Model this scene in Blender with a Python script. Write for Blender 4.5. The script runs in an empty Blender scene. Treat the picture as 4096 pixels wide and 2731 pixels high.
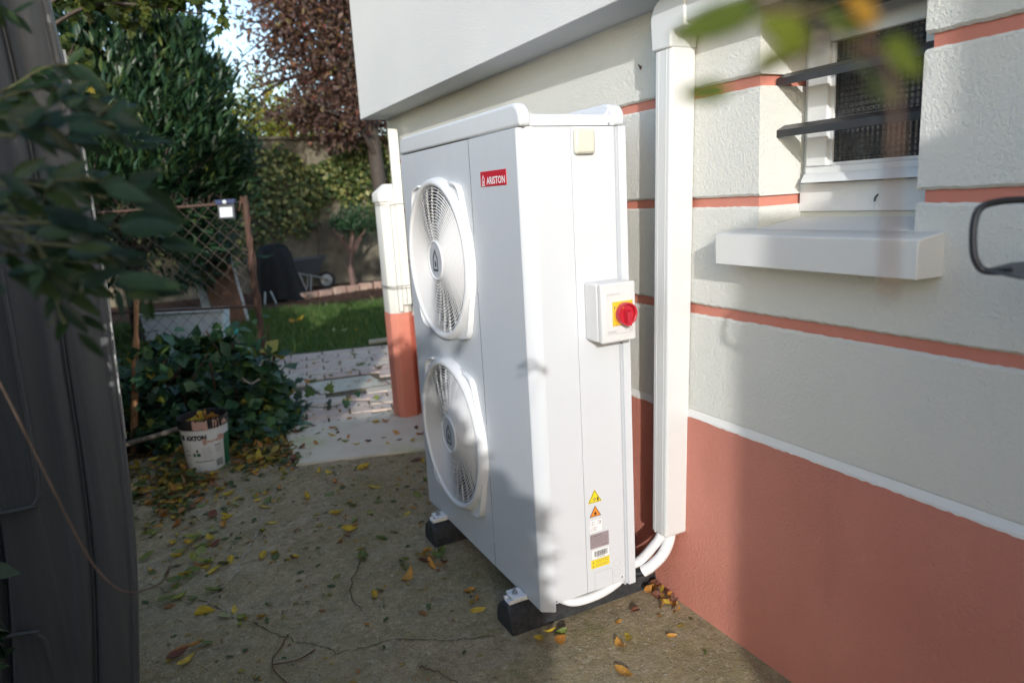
import bpy, bmesh, math, random
import numpy as np
from mathutils import Vector, Matrix, Euler

random.seed(7)
rng = np.random.default_rng(11)
R = math.radians
scene = bpy.context.scene
col = scene.collection

# ------------------------------------------------------------------ camera
GZ = -0.0507          # yard level
WX = 0.053            # face of the house wall
CAM = Vector((-1.3437, -0.1752, 1.2846))
fw = Vector((0.43392323, 0.87862742, -0.19931002))
rt = Vector((0.89014688, -0.45225337, -0.05572627))
up = Vector((0.13910125, 0.15323427, 0.9783507))
cam = bpy.data.cameras.new('camera')
cam.lens = 24.82
cam.sensor_width = 36.0
cam.clip_start = 0.02
cam.clip_end = 600
cam.dof.use_dof = True
cam.dof.focus_distance = 1.98
cam.dof.aperture_fstop = 2.8
co = bpy.data.objects.new('camera', cam)
col.objects.link(co)
m = Matrix((rt, up, -fw)).transposed().to_4x4()
m.translation = CAM
co.matrix_world = m
scene.camera = co

# ------------------------------------------------------------------ light
SUN_DIR = Vector((1.0, 2.2, -0.755)).normalized()     # direction the light travels
elev = math.asin(-SUN_DIR.z)
azim = math.atan2(-SUN_DIR.x, -SUN_DIR.y)
world = bpy.data.worlds.new('World')
scene.world = world
world.use_nodes = True
wn = world.node_tree
sky = wn.nodes.new('ShaderNodeTexSky')
sky.sky_type = 'NISHITA'
sky.sun_disc = False
sky.sun_elevation = elev
sky.sun_rotation = azim
sky.air_density = 1.0
sky.dust_density = 1.0
sky.ozone_density = 1.0
wn.links.new(sky.outputs[0], wn.nodes['Background'].inputs[0])
wn.nodes['Background'].inputs[1].default_value = 0.15
sl = bpy.data.lights.new('sun', 'SUN')
sl.energy = 1.5
sl.angle = R(0.7)
sl.color = (1.0, 0.98, 0.95)
so = bpy.data.objects.new('sun', sl)
so.rotation_euler = SUN_DIR.to_track_quat('-Z', 'Y').to_euler()
so.location = (-3, -7, 4)
col.objects.link(so)

vs = scene.view_settings
vs.view_transform = 'Standard'
vs.look = 'None'
vs.gamma = 1.0
vs.use_curve_mapping = False
vs.exposure = 1.17
scene.render.engine = 'CYCLES'
cy = scene.cycles
cy.use_denoising = True
cy.max_bounces = 7
cy.diffuse_bounces = 4
cy.glossy_bounces = 3
cy.transmission_bounces = 3
cy.transparent_max_bounces = 6
cy.sample_clamp_indirect = 6.0

# ------------------------------------------------------------------ helpers
MATS = {}


def principled(name, color, rough=0.6, metal=0.0, spec=0.5, coat=0.0):
    mt = bpy.data.materials.new(name)
    mt.use_nodes = True
    b = mt.node_tree.nodes['Principled BSDF']
    b.inputs['Base Color'].default_value = (*color, 1)
    b.inputs['Roughness'].default_value = rough
    b.inputs['Metallic'].default_value = metal
    b.inputs['Specular IOR Level'].default_value = spec
    b.inputs['Coat Weight'].default_value = coat
    MATS[name] = mt
    return mt


class NT:
    """small node-tree helper"""
    def __init__(self, mt):
        self.t = mt.node_tree
        self.b = self.t.nodes['Principled BSDF']
        self.co = None

    def n(self, kind, **kw):
        x = self.t.nodes.new(kind)
        for k, v in kw.items():
            setattr(x, k, v)
        return x

    def l(self, a, b):
        self.t.links.new(a, b)

    def coord(self):
        if self.co is None:
            g = self.n('ShaderNodeNewGeometry')
            self.co = g.outputs['Position']
        return self.co

    def scaled(self, s):
        v = self.n('ShaderNodeVectorMath', operation='MULTIPLY')
        self.l(self.coord(), v.inputs[0])
        v.inputs[1].default_value = s
        return v.outputs[0]

    def noise(self, scale, detail=4, rough=0.55, vec=None, dist=0.0):
        x = self.n('ShaderNodeTexNoise')
        self.l(vec if vec is not None else self.coord(), x.inputs['Vector'])
        x.inputs['Scale'].default_value = scale
        x.inputs['Detail'].default_value = detail
        x.inputs['Roughness'].default_value = rough
        x.inputs['Distortion'].default_value = dist
        return x.outputs['Fac']

    def voro(self, scale, vec=None, feature='F1', out='Distance'):
        x = self.n('ShaderNodeTexVoronoi', feature=feature)
        self.l(vec if vec is not None else self.coord(), x.inputs['Vector'])
        x.inputs['Scale'].default_value = scale
        return x.outputs[out]

    def ramp(self, fac, stops, interp='LINEAR'):
        x = self.n('ShaderNodeValToRGB')
        x.color_ramp.interpolation = interp
        e = x.color_ramp.elements
        e[0].position, e[0].color = stops[0][0], (*stops[0][1], 1)
        e[1].position, e[1].color = stops[-1][0], (*stops[-1][1], 1)
        for p, c in stops[1:-1]:
            q = e.new(p)
            q.color = (*c, 1)
        self.l(fac, x.inputs[0])
        return x.outputs[0]

    def mix(self, fac, a, b, mode='MIX'):
        x = self.n('ShaderNodeMix', data_type='RGBA', blend_type=mode)
        if isinstance(fac, (int, float)):
            x.inputs[0].default_value = fac
        else:
            self.l(fac, x.inputs[0])
        for i, v in ((6, a), (7, b)):
            if isinstance(v, tuple):
                x.inputs[i].default_value = (*v, 1)
            else:
                self.l(v, x.inputs[i])
        return x.outputs[2]

    def math(self, op, a, b=None, clamp=False):
        x = self.n('ShaderNodeMath', operation=op, use_clamp=clamp)
        for i, v in ((0, a), (1, b)):
            if v is None:
                continue
            if isinstance(v, (int, float)):
                x.inputs[i].default_value = v
            else:
                self.l(v, x.inputs[i])
        return x.outputs[0]

    def base(self, c):
        self.l(c, self.b.inputs['Base Color'])

    def rough(self, c):
        self.l(c, self.b.inputs['Roughness'])

    def bump(self, h, dist=0.002, strength=1.0, prev=None):
        x = self.n('ShaderNodeBump')
        x.inputs['Strength'].default_value = strength
        x.inputs['Distance'].default_value = dist
        self.l(h, x.inputs['Height'])
        if prev is not None:
            self.l(prev, x.inputs['Normal'])
        self.l(x.outputs[0], self.b.inputs['Normal'])
        return x.outputs[0]


G3 = lambda v: (v, v, v)


def stucco(name, c1, c2, fine=1.0, rough=0.85):
    mt = principled(name, c1, rough, spec=0.25)
    t = NT(mt)
    t.base(t.mix(t.ramp(t.noise(2.2, 5), [(0.35, G3(0)), (0.7, G3(1))]), c1, c2))
    a = t.noise(300, 3, 0.6)
    b = t.noise(120, 4, 0.6)
    c = t.ramp(t.noise(55, 4, 0.6), [(0.52, G3(0)), (0.70, G3(1))])
    h = t.math('ADD', t.math('MULTIPLY', a, 0.45), t.math('ADD', t.math('MULTIPLY', b, 0.75), t.math('MULTIPLY', c, 0.10)))
    t.bump(h, 0.0040 * fine, 1.0)
    return mt


stucco('wall_white', (0.71, 0.71, 0.66), (0.67, 0.675, 0.63), 1.25)
stucco('reveal_white', (0.72, 0.72, 0.69), (0.70, 0.695, 0.665), 0.35)
stucco('salmon', (0.63, 0.258, 0.195), (0.57, 0.222, 0.165), 1.3, 0.75)
t = NT(MATS['salmon'])
src_ = t.b.inputs['Base Color'].links[0].from_socket
sc1 = t.ramp(t.noise(16, 6, 0.7), [(0.60, G3(0)), (0.74, G3(0.35))])
sc2 = t.ramp(t.noise(5, 5, 0.65, t.scaled((1, 1, 0.35))), [(0.50, G3(0)), (0.75, G3(0.28))])
t.base(t.mix(sc2, t.mix(sc1, src_, (0.68, 0.34, 0.28)), (0.36, 0.15, 0.11)))
stucco('salmon_groove', (0.59, 0.235, 0.175), (0.53, 0.195, 0.14), 0.3, 0.6)
stucco('overhang_white', (0.66, 0.675, 0.665), (0.63, 0.645, 0.64), 0.7)


def paint(name, c, rough=0.4, spec=0.5, dirt=0.0, dirt_c=(0.3, 0.28, 0.24), coat=0.0):
    mt = principled(name, c, rough, spec=spec, coat=coat)
    t = NT(mt)
    if dirt:
        f = t.ramp(t.noise(7, 6, 0.65), [(0.5, G3(0)), (0.85, G3(dirt))])
        t.base(t.mix(f, c, dirt_c))
    t.rough(t.ramp(t.noise(14, 4), [(0.3, G3(rough * 0.85)), (0.7, G3(min(1, rough * 1.2)))]))
    t.bump(t.noise(420, 2), 0.0002, 0.35)
    return mt


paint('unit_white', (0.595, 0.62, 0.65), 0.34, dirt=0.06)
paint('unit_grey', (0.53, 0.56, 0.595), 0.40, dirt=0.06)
paint('plastic_white', (0.76, 0.77, 0.78), 0.32)
paint('grille_white', (0.68, 0.69, 0.70), 0.38)
paint('sensor_cream', (0.60, 0.59, 0.50), 0.45)
paint('trunk_white', (0.63, 0.645, 0.64), 0.36, dirt=0.08)
paint('switch_white', (0.64, 0.64, 0.64), 0.42)
paint('hub_grey', (0.50, 0.52, 0.55), 0.4)
paint('icon_slate', (0.06, 0.075, 0.10), 0.4)
paint('inner_dark', (0.018, 0.019, 0.021), 0.7)
paint('blade_grey', (0.045, 0.047, 0.05), 0.5)
paint('logo_red', (0.50, 0.006, 0.022), 0.4)
paint('logo_white', (0.85, 0.85, 0.85), 0.4)
paint('knob_red', (0.47, 0.018, 0.035), 0.34, coat=0.2)
paint('plate_yellow', (0.80, 0.46, 0.035), 0.42)
paint('sticker_yellow', (0.78, 0.62, 0.02), 0.45)
paint('sticker_orange', (0.80, 0.25, 0.035), 0.45)
paint('sticker_grey', (0.30, 0.25, 0.265), 0.4)
paint('sticker_white', (0.80, 0.80, 0.80), 0.45)
paint('print_black', (0.02, 0.02, 0.022), 0.5)
paint('print_grey', (0.30, 0.30, 0.30), 0.5)
paint('print_dim', (0.16, 0.135, 0.15), 0.5)
paint('seam_dark', (0.20, 0.205, 0.215), 0.6)
paint('window_pvc', (0.74, 0.75, 0.74), 0.4, dirt=0.15)
paint('bar_black', (0.028, 0.029, 0.032), 0.38, dirt=0.3, dirt_c=(0.12, 0.11, 0.10))
paint('metal_dark', (0.012, 0.014, 0.018), 0.55, spec=0.3)
paint('foam_white', (0.76, 0.77, 0.78), 0.7)
paint('post_white', (0.78, 0.77, 0.70), 0.7, dirt=0.25, dirt_c=(0.5, 0.48, 0.40))
paint('post_salmon', (0.62, 0.22, 0.15), 0.75, dirt=0.15, dirt_c=(0.4, 0.2, 0.15))
paint('wire_rust', (0.12, 0.092, 0.072), 0.8)
paint('wire_grey', (0.28, 0.27, 0.25), 0.5)
paint('bucket_black', (0.018, 0.018, 0.018), 0.55)
paint('bucket_green', (0.012, 0.12, 0.05), 0.45)
paint('bucket_pink', (0.55, 0.34, 0.28), 0.6)
paint('cover_black', (0.009, 0.009, 0.010), 0.6, spec=0.3)
paint('trough_white', (0.62, 0.66, 0.66), 0.6, dirt=0.3)
paint('teal', (0.03, 0.42, 0.38), 0.4)
paint('lamp_black', (0.03, 0.032, 0.04), 0.4)
paint('lamp_led', (0.75, 0.78, 0.75), 0.25)
paint('cell_blue', (0.05, 0.065, 0.13), 0.2)
paint('flint', (0.40, 0.38, 0.34), 0.8)
principled('zinc', (0.55, 0.56, 0.57), 0.38, 1.0)
principled('barrow_grey', (0.075, 0.085, 0.095), 0.6, 0.2)
principled('galv', (0.42, 0.43, 0.43), 0.45, 0.7)

# rusty metal
mt = principled('rust', (0.10, 0.05, 0.03), 0.85)
t = NT(mt)
t.base(t.ramp(t.noise(45, 6, 0.7), [(0.3, (0.045, 0.032, 0.024)), (0.55, (0.095, 0.055, 0.038)), (0.8, (0.16, 0.11, 0.08))]))
t.bump(t.noise(150, 4), 0.001, 0.6)
# rubber
mt = principled('rubber', (0.022, 0.023, 0.026), 0.8)
t = NT(mt)
t.base(t.ramp(t.noise(60, 5, 0.7), [(0.4, (0.018, 0.019, 0.021)), (0.75, (0.05, 0.052, 0.056))]))
t.bump(t.voro(260), 0.0015, 0.7)
# wood
for nm, c1, c2 in (('wood_handle', (0.56, 0.30, 0.15), (0.42, 0.20, 0.09)), ('wood_grey', (0.20, 0.16, 0.12), (0.10, 0.08, 0.06)),
                   ('wood_board', (0.26, 0.125, 0.065), (0.15, 0.07, 0.04)), ('bark', (0.075, 0.058, 0.045), (0.035, 0.028, 0.022)),
                   ('bark_pink', (0.20, 0.12, 0.10), (0.10, 0.06, 0.05)), ('twig', (0.13, 0.075, 0.045), (0.07, 0.04, 0.025)),
                   ('twig_red', (0.15, 0.07, 0.045), (0.08, 0.035, 0.022)), ('stem_green', (0.10, 0.11, 0.04), (0.07, 0.06, 0.025))):
    mt = principled(nm, c1, 0.75)
    t = NT(mt)
    f = t.noise(30, 5, 0.65, t.scaled((3, 3, 0.35)))
    t.base(t.mix(t.ramp(f, [(0.35, G3(0)), (0.65, G3(1))]), c1, c2))
    t.bump(f, 0.003, 0.6)


def leaf_mat(name, stops, rough=0.45, transl=0.35, spec=0.4):
    """colour per leaf from Random Per Island plus Object random, thin translucency"""
    mt = principled(name, stops[0][1], rough, spec=spec)
    t = NT(mt)
    g = t.n('ShaderNodeNewGeometry')
    oi = t.n('ShaderNodeObjectInfo')
    f = t.math('FRACT', t.math('ADD', g.outputs['Random Per Island'], oi.outputs['Random']))
    c = t.ramp(f, stops)
    v = t.ramp(t.noise(60, 3), [(0.35, G3(0.72)), (0.7, G3(1.0))])
    c = t.mix(1.0, c, v, 'MULTIPLY')
    t.base(c)
    tr = t.n('ShaderNodeBsdfTranslucent')
    t.l(c, tr.inputs[0])
    mx = t.n('ShaderNodeMixShader')
    mx.inputs[0].default_value = transl
    out = t.t.nodes['Material Output']
    t.l(t.b.outputs[0], mx.inputs[1])
    t.l(tr.outputs[0], mx.inputs[2])
    t.l(mx.outputs[0], out.inputs[0])
    return mt


leaf_mat('leaf_laurel', [(0, (0.015, 0.044, 0.024)), (0.5, (0.029, 0.072, 0.034)), (0.9, (0.047, 0.102, 0.038)), (1, (0.111, 0.145, 0.034))], 0.36, 0.2)
leaf_mat('leaf_hedge', [(0, (0.014, 0.036, 0.020)), (0.6, (0.03, 0.065, 0.030)), (1, (0.05, 0.085, 0.032))], 0.4, 0.2)
leaf_mat('leaf_red', [(0, (0.075, 0.042, 0.037)), (0.5, (0.115, 0.062, 0.050)), (0.85, (0.17, 0.100, 0.070)), (0.93, (0.17, 0.14, 0.045)), (1, (0.24, 0.06, 0.05))], 0.5, 0.3)
leaf_mat('leaf_yellowgreen', [(0, (0.20, 0.26, 0.035)), (0.6, (0.34, 0.36, 0.05)), (1, (0.46, 0.34, 0.05))], 0.5, 0.45)
leaf_mat('leaf_maple', [(0, (0.035, 0.065, 0.013)), (0.7, (0.073, 0.104, 0.017)), (0.95, (0.121, 0.130, 0.017)), (1, (0.328, 0.216, 0.017))], 0.5, 0.35)
leaf_mat('leaf_variegated', [(0, (0.040, 0.079, 0.024)), (0.45, (0.085, 0.124, 0.033)), (0.75, (0.225, 0.248, 0.079)), (1, (0.427, 0.405, 0.147))], 0.45, 0.25)
leaf_mat('leaf_ivy', [(0, (0.024, 0.063, 0.036)), (0.55, (0.053, 0.128, 0.057)), (0.88, (0.098, 0.188, 0.053)), (0.96, (0.24, 0.27, 0.045)), (1, (0.44, 0.31, 0.035))], 0.4, 0.22)
leaf_mat('leaf_front', [(0, (0.010, 0.029, 0.009)), (0.6, (0.019, 0.048, 0.010)), (1, (0.043, 0.076, 0.013))], 0.42, 0.3)
leaf_mat('leaf_gold', [(0, (0.34, 0.22, 0.02)), (1, (0.44, 0.21, 0.025))], 0.42, 0.45)
leaf_mat('leaf_olive', [(0, (0.085, 0.13, 0.015)), (0.7, (0.14, 0.18, 0.02)), (1, (0.20, 0.21, 0.025))], 0.42, 0.45)
leaf_mat('leaf_topiary', [(0, (0.026, 0.078, 0.033)), (1, (0.065, 0.143, 0.058))], 0.5, 0.2)
leaf_mat('fallen_yellow', [(0, (0.60, 0.42, 0.05)), (0.6, (0.68, 0.50, 0.06)), (1, (0.58, 0.34, 0.04))], 0.55, 0.25)
leaf_mat('fallen_orange', [(0, (0.52, 0.24, 0.05)), (0.6, (0.60, 0.31, 0.06)), (1, (0.46, 0.17, 0.05))], 0.55, 0.25)
leaf_mat('fallen_green', [(0, (0.12, 0.17, 0.045)), (0.6, (0.20, 0.25, 0.06)), (1, (0.42, 0.42, 0.07))], 0.5, 0.25)
leaf_mat('fallen_brown', [(0, (0.14, 0.06, 0.035)), (0.6, (0.20, 0.075, 0.045)), (1, (0.11, 0.05, 0.035))], 0.65, 0.1)
leaf_mat('fallen_pale', [(0, (0.44, 0.44, 0.22)), (1, (0.34, 0.40, 0.20))], 0.55, 0.25)
leaf_mat('litter_mix', [(0, (0.05, 0.09, 0.025)), (0.35, (0.10, 0.14, 0.03)), (0.5, (0.38, 0.26, 0.035)), (0.75, (0.42, 0.19, 0.03)), (0.9, (0.17, 0.07, 0.04)), (1, (0.5, 0.4, 0.05))], 0.55, 0.2)
leaf_mat('grass_blade', [(0, (0.063, 0.140, 0.031)), (0.7, (0.119, 0.217, 0.048)), (1, (0.238, 0.266, 0.077))], 0.5, 0.3)

# concrete yard
mt = principled('concrete_yard', (0.2, 0.17, 0.13), 0.9, spec=0.25)
t = NT(mt)
c = t.ramp(t.noise(1.1, 7, 0.62), [(0.3, (0.30, 0.240, 0.140)), (0.5, (0.44, 0.355, 0.225)), (0.72, (0.57, 0.465, 0.310))])
c = t.mix(t.ramp(t.noise(9, 6, 0.7), [(0.42, G3(0)), (0.75, G3(0.6))]), c, (0.27, 0.21, 0.105))
c = t.mix(t.ramp(t.noise(70, 5, 0.75), [(0.30, G3(0.75)), (0.58, G3(0))]), c, (0.20, 0.160, 0.095))
c = t.mix(t.ramp(t.noise(2.4, 5, 0.6), [(0.40, G3(0.6)), (0.58, G3(0))]), c, (0.26, 0.215, 0.10))
st = t.noise(6, 5, 0.6, t.scaled((0.5, 1.7, 1)))
c = t.mix(t.ramp(st, [(0.5, G3(0)), (0.75, G3(0.5))]), c, (0.30, 0.27, 0.22))
c = t.mix(t.ramp(t.noise(28, 6, 0.75), [(0.34, G3(0.7)), (0.56, G3(0))]), c, (0.19, 0.155, 0.09))
c = t.mix(t.ramp(t.noise(46, 5, 0.7), [(0.56, G3(0)), (0.74, G3(0.6))]), c, (0.66, 0.57, 0.43))
moss = t.math('MULTIPLY', t.ramp(t.noise(2.6, 6, 0.7), [(0.5, G3(0)), (0.68, G3(1))]), t.ramp(t.noise(26, 4, 0.6), [(0.4, G3(0)), (0.65, G3(0.75))]))
c = t.mix(moss, c, (0.135, 0.15, 0.045))
agg = t.voro(170, out='Color')
aggd = t.voro(170)
sp = t.ramp(agg, [(0.62, G3(0)), (0.66, G3(1))], 'LINEAR')
spm = t.math('MULTIPLY', sp, t.ramp(aggd, [(0.2, G3(1)), (0.45, G3(0))]))
c = t.mix(t.math('MULTIPLY', spm, 0.5), c, (0.62, 0.57, 0.48))
dk = t.math('MULTIPLY', t.ramp(t.voro(95, out='Color'), [(0.2, G3(1)), (0.26, G3(0))]), t.ramp(t.voro(95), [(0.15, G3(1)), (0.4, G3(0))]))
c = t.mix(t.math('MULTIPLY', dk, 0.6), c, (0.05, 0.04, 0.03))
t.base(c)
h = t.math('ADD', t.math('MULTIPLY', t.noise(90, 6, 0.7), 0.8), t.math('ADD', t.math('MULTIPLY', spm, 0.25), t.math('MULTIPLY', t.noise(8, 3), 1.6)))
t.bump(h, 0.010, 1.0)

for nm, ca, cb, cm in (('slab_pale', (0.64, 0.595, 0.49), (0.53, 0.48, 0.37), (0.42, 0.43, 0.20)),):
    mt = principled(nm, ca, 0.9, spec=0.2)
    t = NT(mt)
    c = t.mix(t.ramp(t.noise(3, 6, 0.6), [(0.35, G3(0)), (0.7, G3(1))]), ca, cb)
    c = t.mix(t.ramp(t.noise(2.1, 5, 0.6), [(0.54, G3(0)), (0.7, G3(0.8))]), c, cm)
    t.base(c)
    t.bump(t.noise(80, 5), 0.003, 0.7)
mt = principled('paver', (0.44, 0.35, 0.30), 0.9, spec=0.2)
t = NT(mt)
oi = t.n('ShaderNodeObjectInfo')
c = t.ramp(oi.outputs['Random'], [(0, (0.64, 0.50, 0.42)), (0.4, (0.68, 0.58, 0.46)), (0.7, (0.60, 0.44, 0.38)), (1, (0.70, 0.62, 0.50))])
c = t.mix(t.ramp(t.noise(14, 5, 0.65), [(0.4, G3(0)), (0.75, G3(0.45))]), c, (0.40, 0.36, 0.29))
t.base(c)
t.bump(t.noise(70, 5), 0.003, 0.7)
for nm, stops, sc_ in (('soil', [(0.3, (0.06, 0.035, 0.022)), (0.6, (0.12, 0.065, 0.042)), (0.8, (0.17, 0.10, 0.065))], 9),
                       ('lawn_soil', [(0.3, (0.04, 0.075, 0.02)), (0.6, (0.07, 0.115, 0.03)), (0.85, (0.10, 0.135, 0.04))], 6),
                       ('joint_dirt', [(0.3, (0.12, 0.10, 0.07)), (0.7, (0.21, 0.18, 0.13))], 25),
                       ('crack_dark', [(0.3, (0.03, 0.03, 0.018)), (0.7, (0.09, 0.09, 0.04))], 40),
                       ('chalk', [(0.3, (0.22, 0.19, 0.15)), (0.6, (0.42, 0.39, 0.33))], 60),
                       ('garden_wall', [(0.35, (0.085, 0.078, 0.065)), (0.52, (0.17, 0.15, 0.11)), (0.75, (0.27, 0.245, 0.18))], 1.6),
                       ('border_stone', [(0.3, (0.30, 0.19, 0.15)), (0.55, (0.38, 0.26, 0.20)), (0.8, (0.44, 0.36, 0.28))], 6),
                       ('kerb_cream', [(0.3, (0.34, 0.31, 0.23)), (0.7, (0.44, 0.41, 0.32))], 8)):
    mt = principled(nm, (0.2, 0.2, 0.2), 0.95, spec=0.15)
    t = NT(mt)
    f = t.noise(sc_, 7, 0.65)
    t.base(t.ramp(f, stops))
    t.bump(t.noise(max(20, sc_ * 8), 5), 0.008 if nm in ('soil', 'lawn_soil') else 0.004, 0.7)

# dark weathered sheet
mt = principled('sheet_grey', (0.055, 0.057, 0.062), 0.42, spec=0.4)
t = NT(mt)
f = t.noise(22, 6, 0.6, t.scaled((3.0, 3.0, 0.06)))
c = t.ramp(f, [(0.35, (0.088, 0.090, 0.092)), (0.55, (0.098, 0.100, 0.102)), (0.75, (0.125, 0.127, 0.128))])
t.base(c)
t.rough(t.ramp(t.noise(16, 5), [(0.3, G3(0.38)), (0.7, G3(0.6))]))
t.bump(f, 0.0002, 0.3)

# ribbed cathedral glass
mt = principled('ribbed_glass', (0.030, 0.033, 0.037), 0.10, spec=0.6)
t = NT(mt)
sx = t.n('ShaderNodeSeparateXYZ')
t.l(t.coord(), sx.inputs[0])
def tri(axis, pitch, sharp):
    w_ = t.math('SINE', t.math('MULTIPLY', sx.outputs[axis], 2 * math.pi / pitch))
    return t.math('MULTIPLY', w_, sharp)
h = t.math('ADD', tri(1, 0.0135, 0.6), tri(2, 0.0135, 0.45))
h = t.math('ADD', h, t.math('MULTIPLY', t.noise(55, 3), 0.8))
t.base(t.ramp(t.noise(18, 4, 0.6, t.scaled((1, 2.2, 0.8))), [(0.35, (0.016, 0.018, 0.02)), (0.7, (0.055, 0.06, 0.064))]))
t.bump(h, 0.0035, 1.0)


def finish(ob, label=None, cat=None, group=None, kind=None):
    if label:
        ob['label'] = label
    if cat:
        ob['category'] = cat
    if group:
        ob['group'] = group
    if kind:
        ob['kind'] = kind
    return ob


def link(name, mesh, parent=None):
    o = bpy.data.objects.new(name, mesh)
    col.objects.link(o)
    if parent is not None:
        o.parent = parent
        o.matrix_parent_inverse = root_inv(parent)
    return o


WORLD = {}


def root_inv(p):
    return WORLD.get(p.name, Matrix.Identity(4))


def thing(name, loc, label, cat, group=None):
    o = bpy.data.objects.new(name, None)
    o.empty_display_size = 0.1
    o.location = loc
    col.objects.link(o)
    WORLD[o.name] = Matrix.Translation(-Vector(loc))
    return finish(o, label, cat, group)


def setmat(me, mat):
    me.materials.clear()
    me.materials.append(MATS[mat])


class MB:
    """collects simple shapes (world coordinates) into one mesh"""
    def __init__(self):
        self.v, self.f = [], []

    def add(self, vs_, fs_):
        k = len(self.v)
        self.v += [tuple(p) for p in vs_]
        self.f += [tuple(k + i for i in f) for f in fs_]
        return self

    def box(self, a, b):
        x0, y0, z0 = [min(a[i], b[i]) for i in range(3)]
        x1, y1, z1 = [max(a[i], b[i]) for i in range(3)]
        return self.add([(x0, y0, z0), (x1, y0, z0), (x1, y1, z0), (x0, y1, z0), (x0, y0, z1), (x1, y0, z1), (x1, y1, z1), (x0, y1, z1)],
                        [(0, 3, 2, 1), (4, 5, 6, 7), (0, 1, 5, 4), (1, 2, 6, 5), (2, 3, 7, 6), (3, 0, 4, 7)])

    def hexa(self, p):
        """8 points: bottom quad ccw, top quad ccw"""
        return self.add(p, [(0, 3, 2, 1), (4, 5, 6, 7), (0, 1, 5, 4), (1, 2, 6, 5), (2, 3, 7, 6), (3, 0, 4, 7)])

    def prism(self, pts, d):
        """planar polygon pts (3D, ccw seen from +d tip) extruded by vector d"""
        n = len(pts)
        d = Vector(d)
        a = [Vector(p) for p in pts]
        b = [p + d for p in a]
        fs = [tuple(range(n - 1, -1, -1)), tuple(range(n, 2 * n))]
        for i in range(n):
            j = (i + 1) % n
            fs.append((i, j, n + j, n + i))
        return self.add(a + b, fs)

    def tube(self, path, rad, seg=10, caps=True):
        P = [Vector(p) for p in path]
        n = len(P)
        rad = rad if isinstance(rad, (list, tuple)) else [rad] * n
        T = []
        for i in range(n):
            d = P[min(i + 1, n - 1)] - P[max(i - 1, 0)]
            T.append(d.normalized() if d.length > 1e-9 else Vector((0, 0, 1)))
        ref = Vector((0, 0, 1)) if abs(T[0].z) < 0.9 else Vector((1, 0, 0))
        N = (ref - T[0] * ref.dot(T[0])).normalized()
        vs_, fs_ = [], []
        for i in range(n):
            N = (N - T[i] * N.dot(T[i]))
            N = N.normalized() if N.length > 1e-6 else T[i].orthogonal().normalized()
            Bn = T[i].cross(N)
            for s in range(seg):
                a = 2 * math.pi * s / seg
                vs_.append(P[i] + (N * math.cos(a) + Bn * math.sin(a)) * rad[i])
        for i in range(n - 1):
            for s in range(seg):
                s2 = (s + 1) % seg
                fs_.append((i * seg + s, i * seg + s2, (i + 1) * seg + s2, (i + 1) * seg + s))
        if caps:
            fs_.append(tuple(range(seg - 1, -1, -1)))
            fs_.append(tuple((n - 1) * seg + s for s in range(seg)))
        return self.add(vs_, fs_)

    def lathe(self, prof, origin, axis, u, seg=48, close=False):
        """prof: list of (radius, height along axis)"""
        axis, u = Vector(axis).normalized(), Vector(u).normalized()
        w = axis.cross(u)
        O = Vector(origin)
        n = len(prof)
        vs_, fs_ = [], []
        for r, h in prof:
            for s in range(seg):
                a = 2 * math.pi * s / seg
                vs_.append(O + axis * h + (u * math.cos(a) + w * math.sin(a)) * r)
        rng_ = range(n if close else n - 1)
        for i in rng_:
            j = (i + 1) % n
            for s in range(seg):
                s2 = (s + 1) % seg
                fs_.append((i * seg + s, i * seg + s2, j * seg + s2, j * seg + s))
        return self.add(vs_, fs_)

    def build(self, name, mat, parent=None, bev=0.0, smooth=None, seg=2, label=None):
        me = bpy.data.meshes.new(name)
        me.from_pydata(self.v, [], self.f)
        setmat(me, mat)
        if bev or smooth:
            bm = bmesh.new()
            bm.from_mesh(me)
            bmesh.ops.recalc_face_normals(bm, faces=bm.faces)
            bm.to_mesh(me)
            bm.free()
        if smooth:
            me.polygons.foreach_set('use_smooth', [True] * len(me.polygons))
            me.set_sharp_from_angle(angle=R(smooth))
        o = link(name, me, parent)
        if bev:
            md = o.modifiers.new('bevel', 'BEVEL')
            md.width = bev
            md.segments = seg
            md.limit_method = 'ANGLE'
            md.angle_limit = R(40)
            md.harden_normals = False
            me.polygons.foreach_set('use_smooth', [True] * len(me.polygons))
            me.set_sharp_from_angle(angle=R(50))
        if label:
            o['label'] = label
        return o


def bez(p0, p1, p2, p3, n=12):
    out = []
    for i in range(n + 1):
        t_ = i / n
        out.append(tuple((1 - t_) ** 3 * a + 3 * (1 - t_) ** 2 * t_ * b + 3 * (1 - t_) * t_ * t_ * c + t_ ** 3 * d for a, b, c, d in zip(p0, p1, p2, p3)))
    return out


def smoothpath(pts, sub=5):
    P = [Vector(p) for p in pts]
    out = []
    for i in range(len(P) - 1):
        a, b, c, d = P[max(i - 1, 0)], P[i], P[i + 1], P[min(i + 2, len(P) - 1)]
        for k in range(sub):
            s = k / sub
            out.append(0.5 * ((2 * b) + (c - a) * s + (2 * a - 5 * b + 4 * c - d) * s * s + (3 * b - a - 3 * c + d) * s ** 3))
    out.append(P[-1])
    return out


def fast_mesh(name, V, F, mat):
    """V (n,3) float array, F (m,k) int array of k-gons"""
    me = bpy.data.meshes.new(name)
    me.vertices.add(len(V))
    me.vertices.foreach_set('co', np.asarray(V, np.float32).ravel())
    k = F.shape[1]
    me.loops.add(F.size)
    me.loops.foreach_set('vertex_index', F.astype(np.int32).ravel())
    me.polygons.add(len(F))
    me.polygons.foreach_set('loop_start', np.arange(0, F.size, k, dtype=np.int32))
    try:
        me.polygons.foreach_set('loop_total', np.full(len(F), k, np.int32))
    except Exception:
        pass
    me.update(calc_edges=True)
    setmat(me, mat)
    return me


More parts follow.
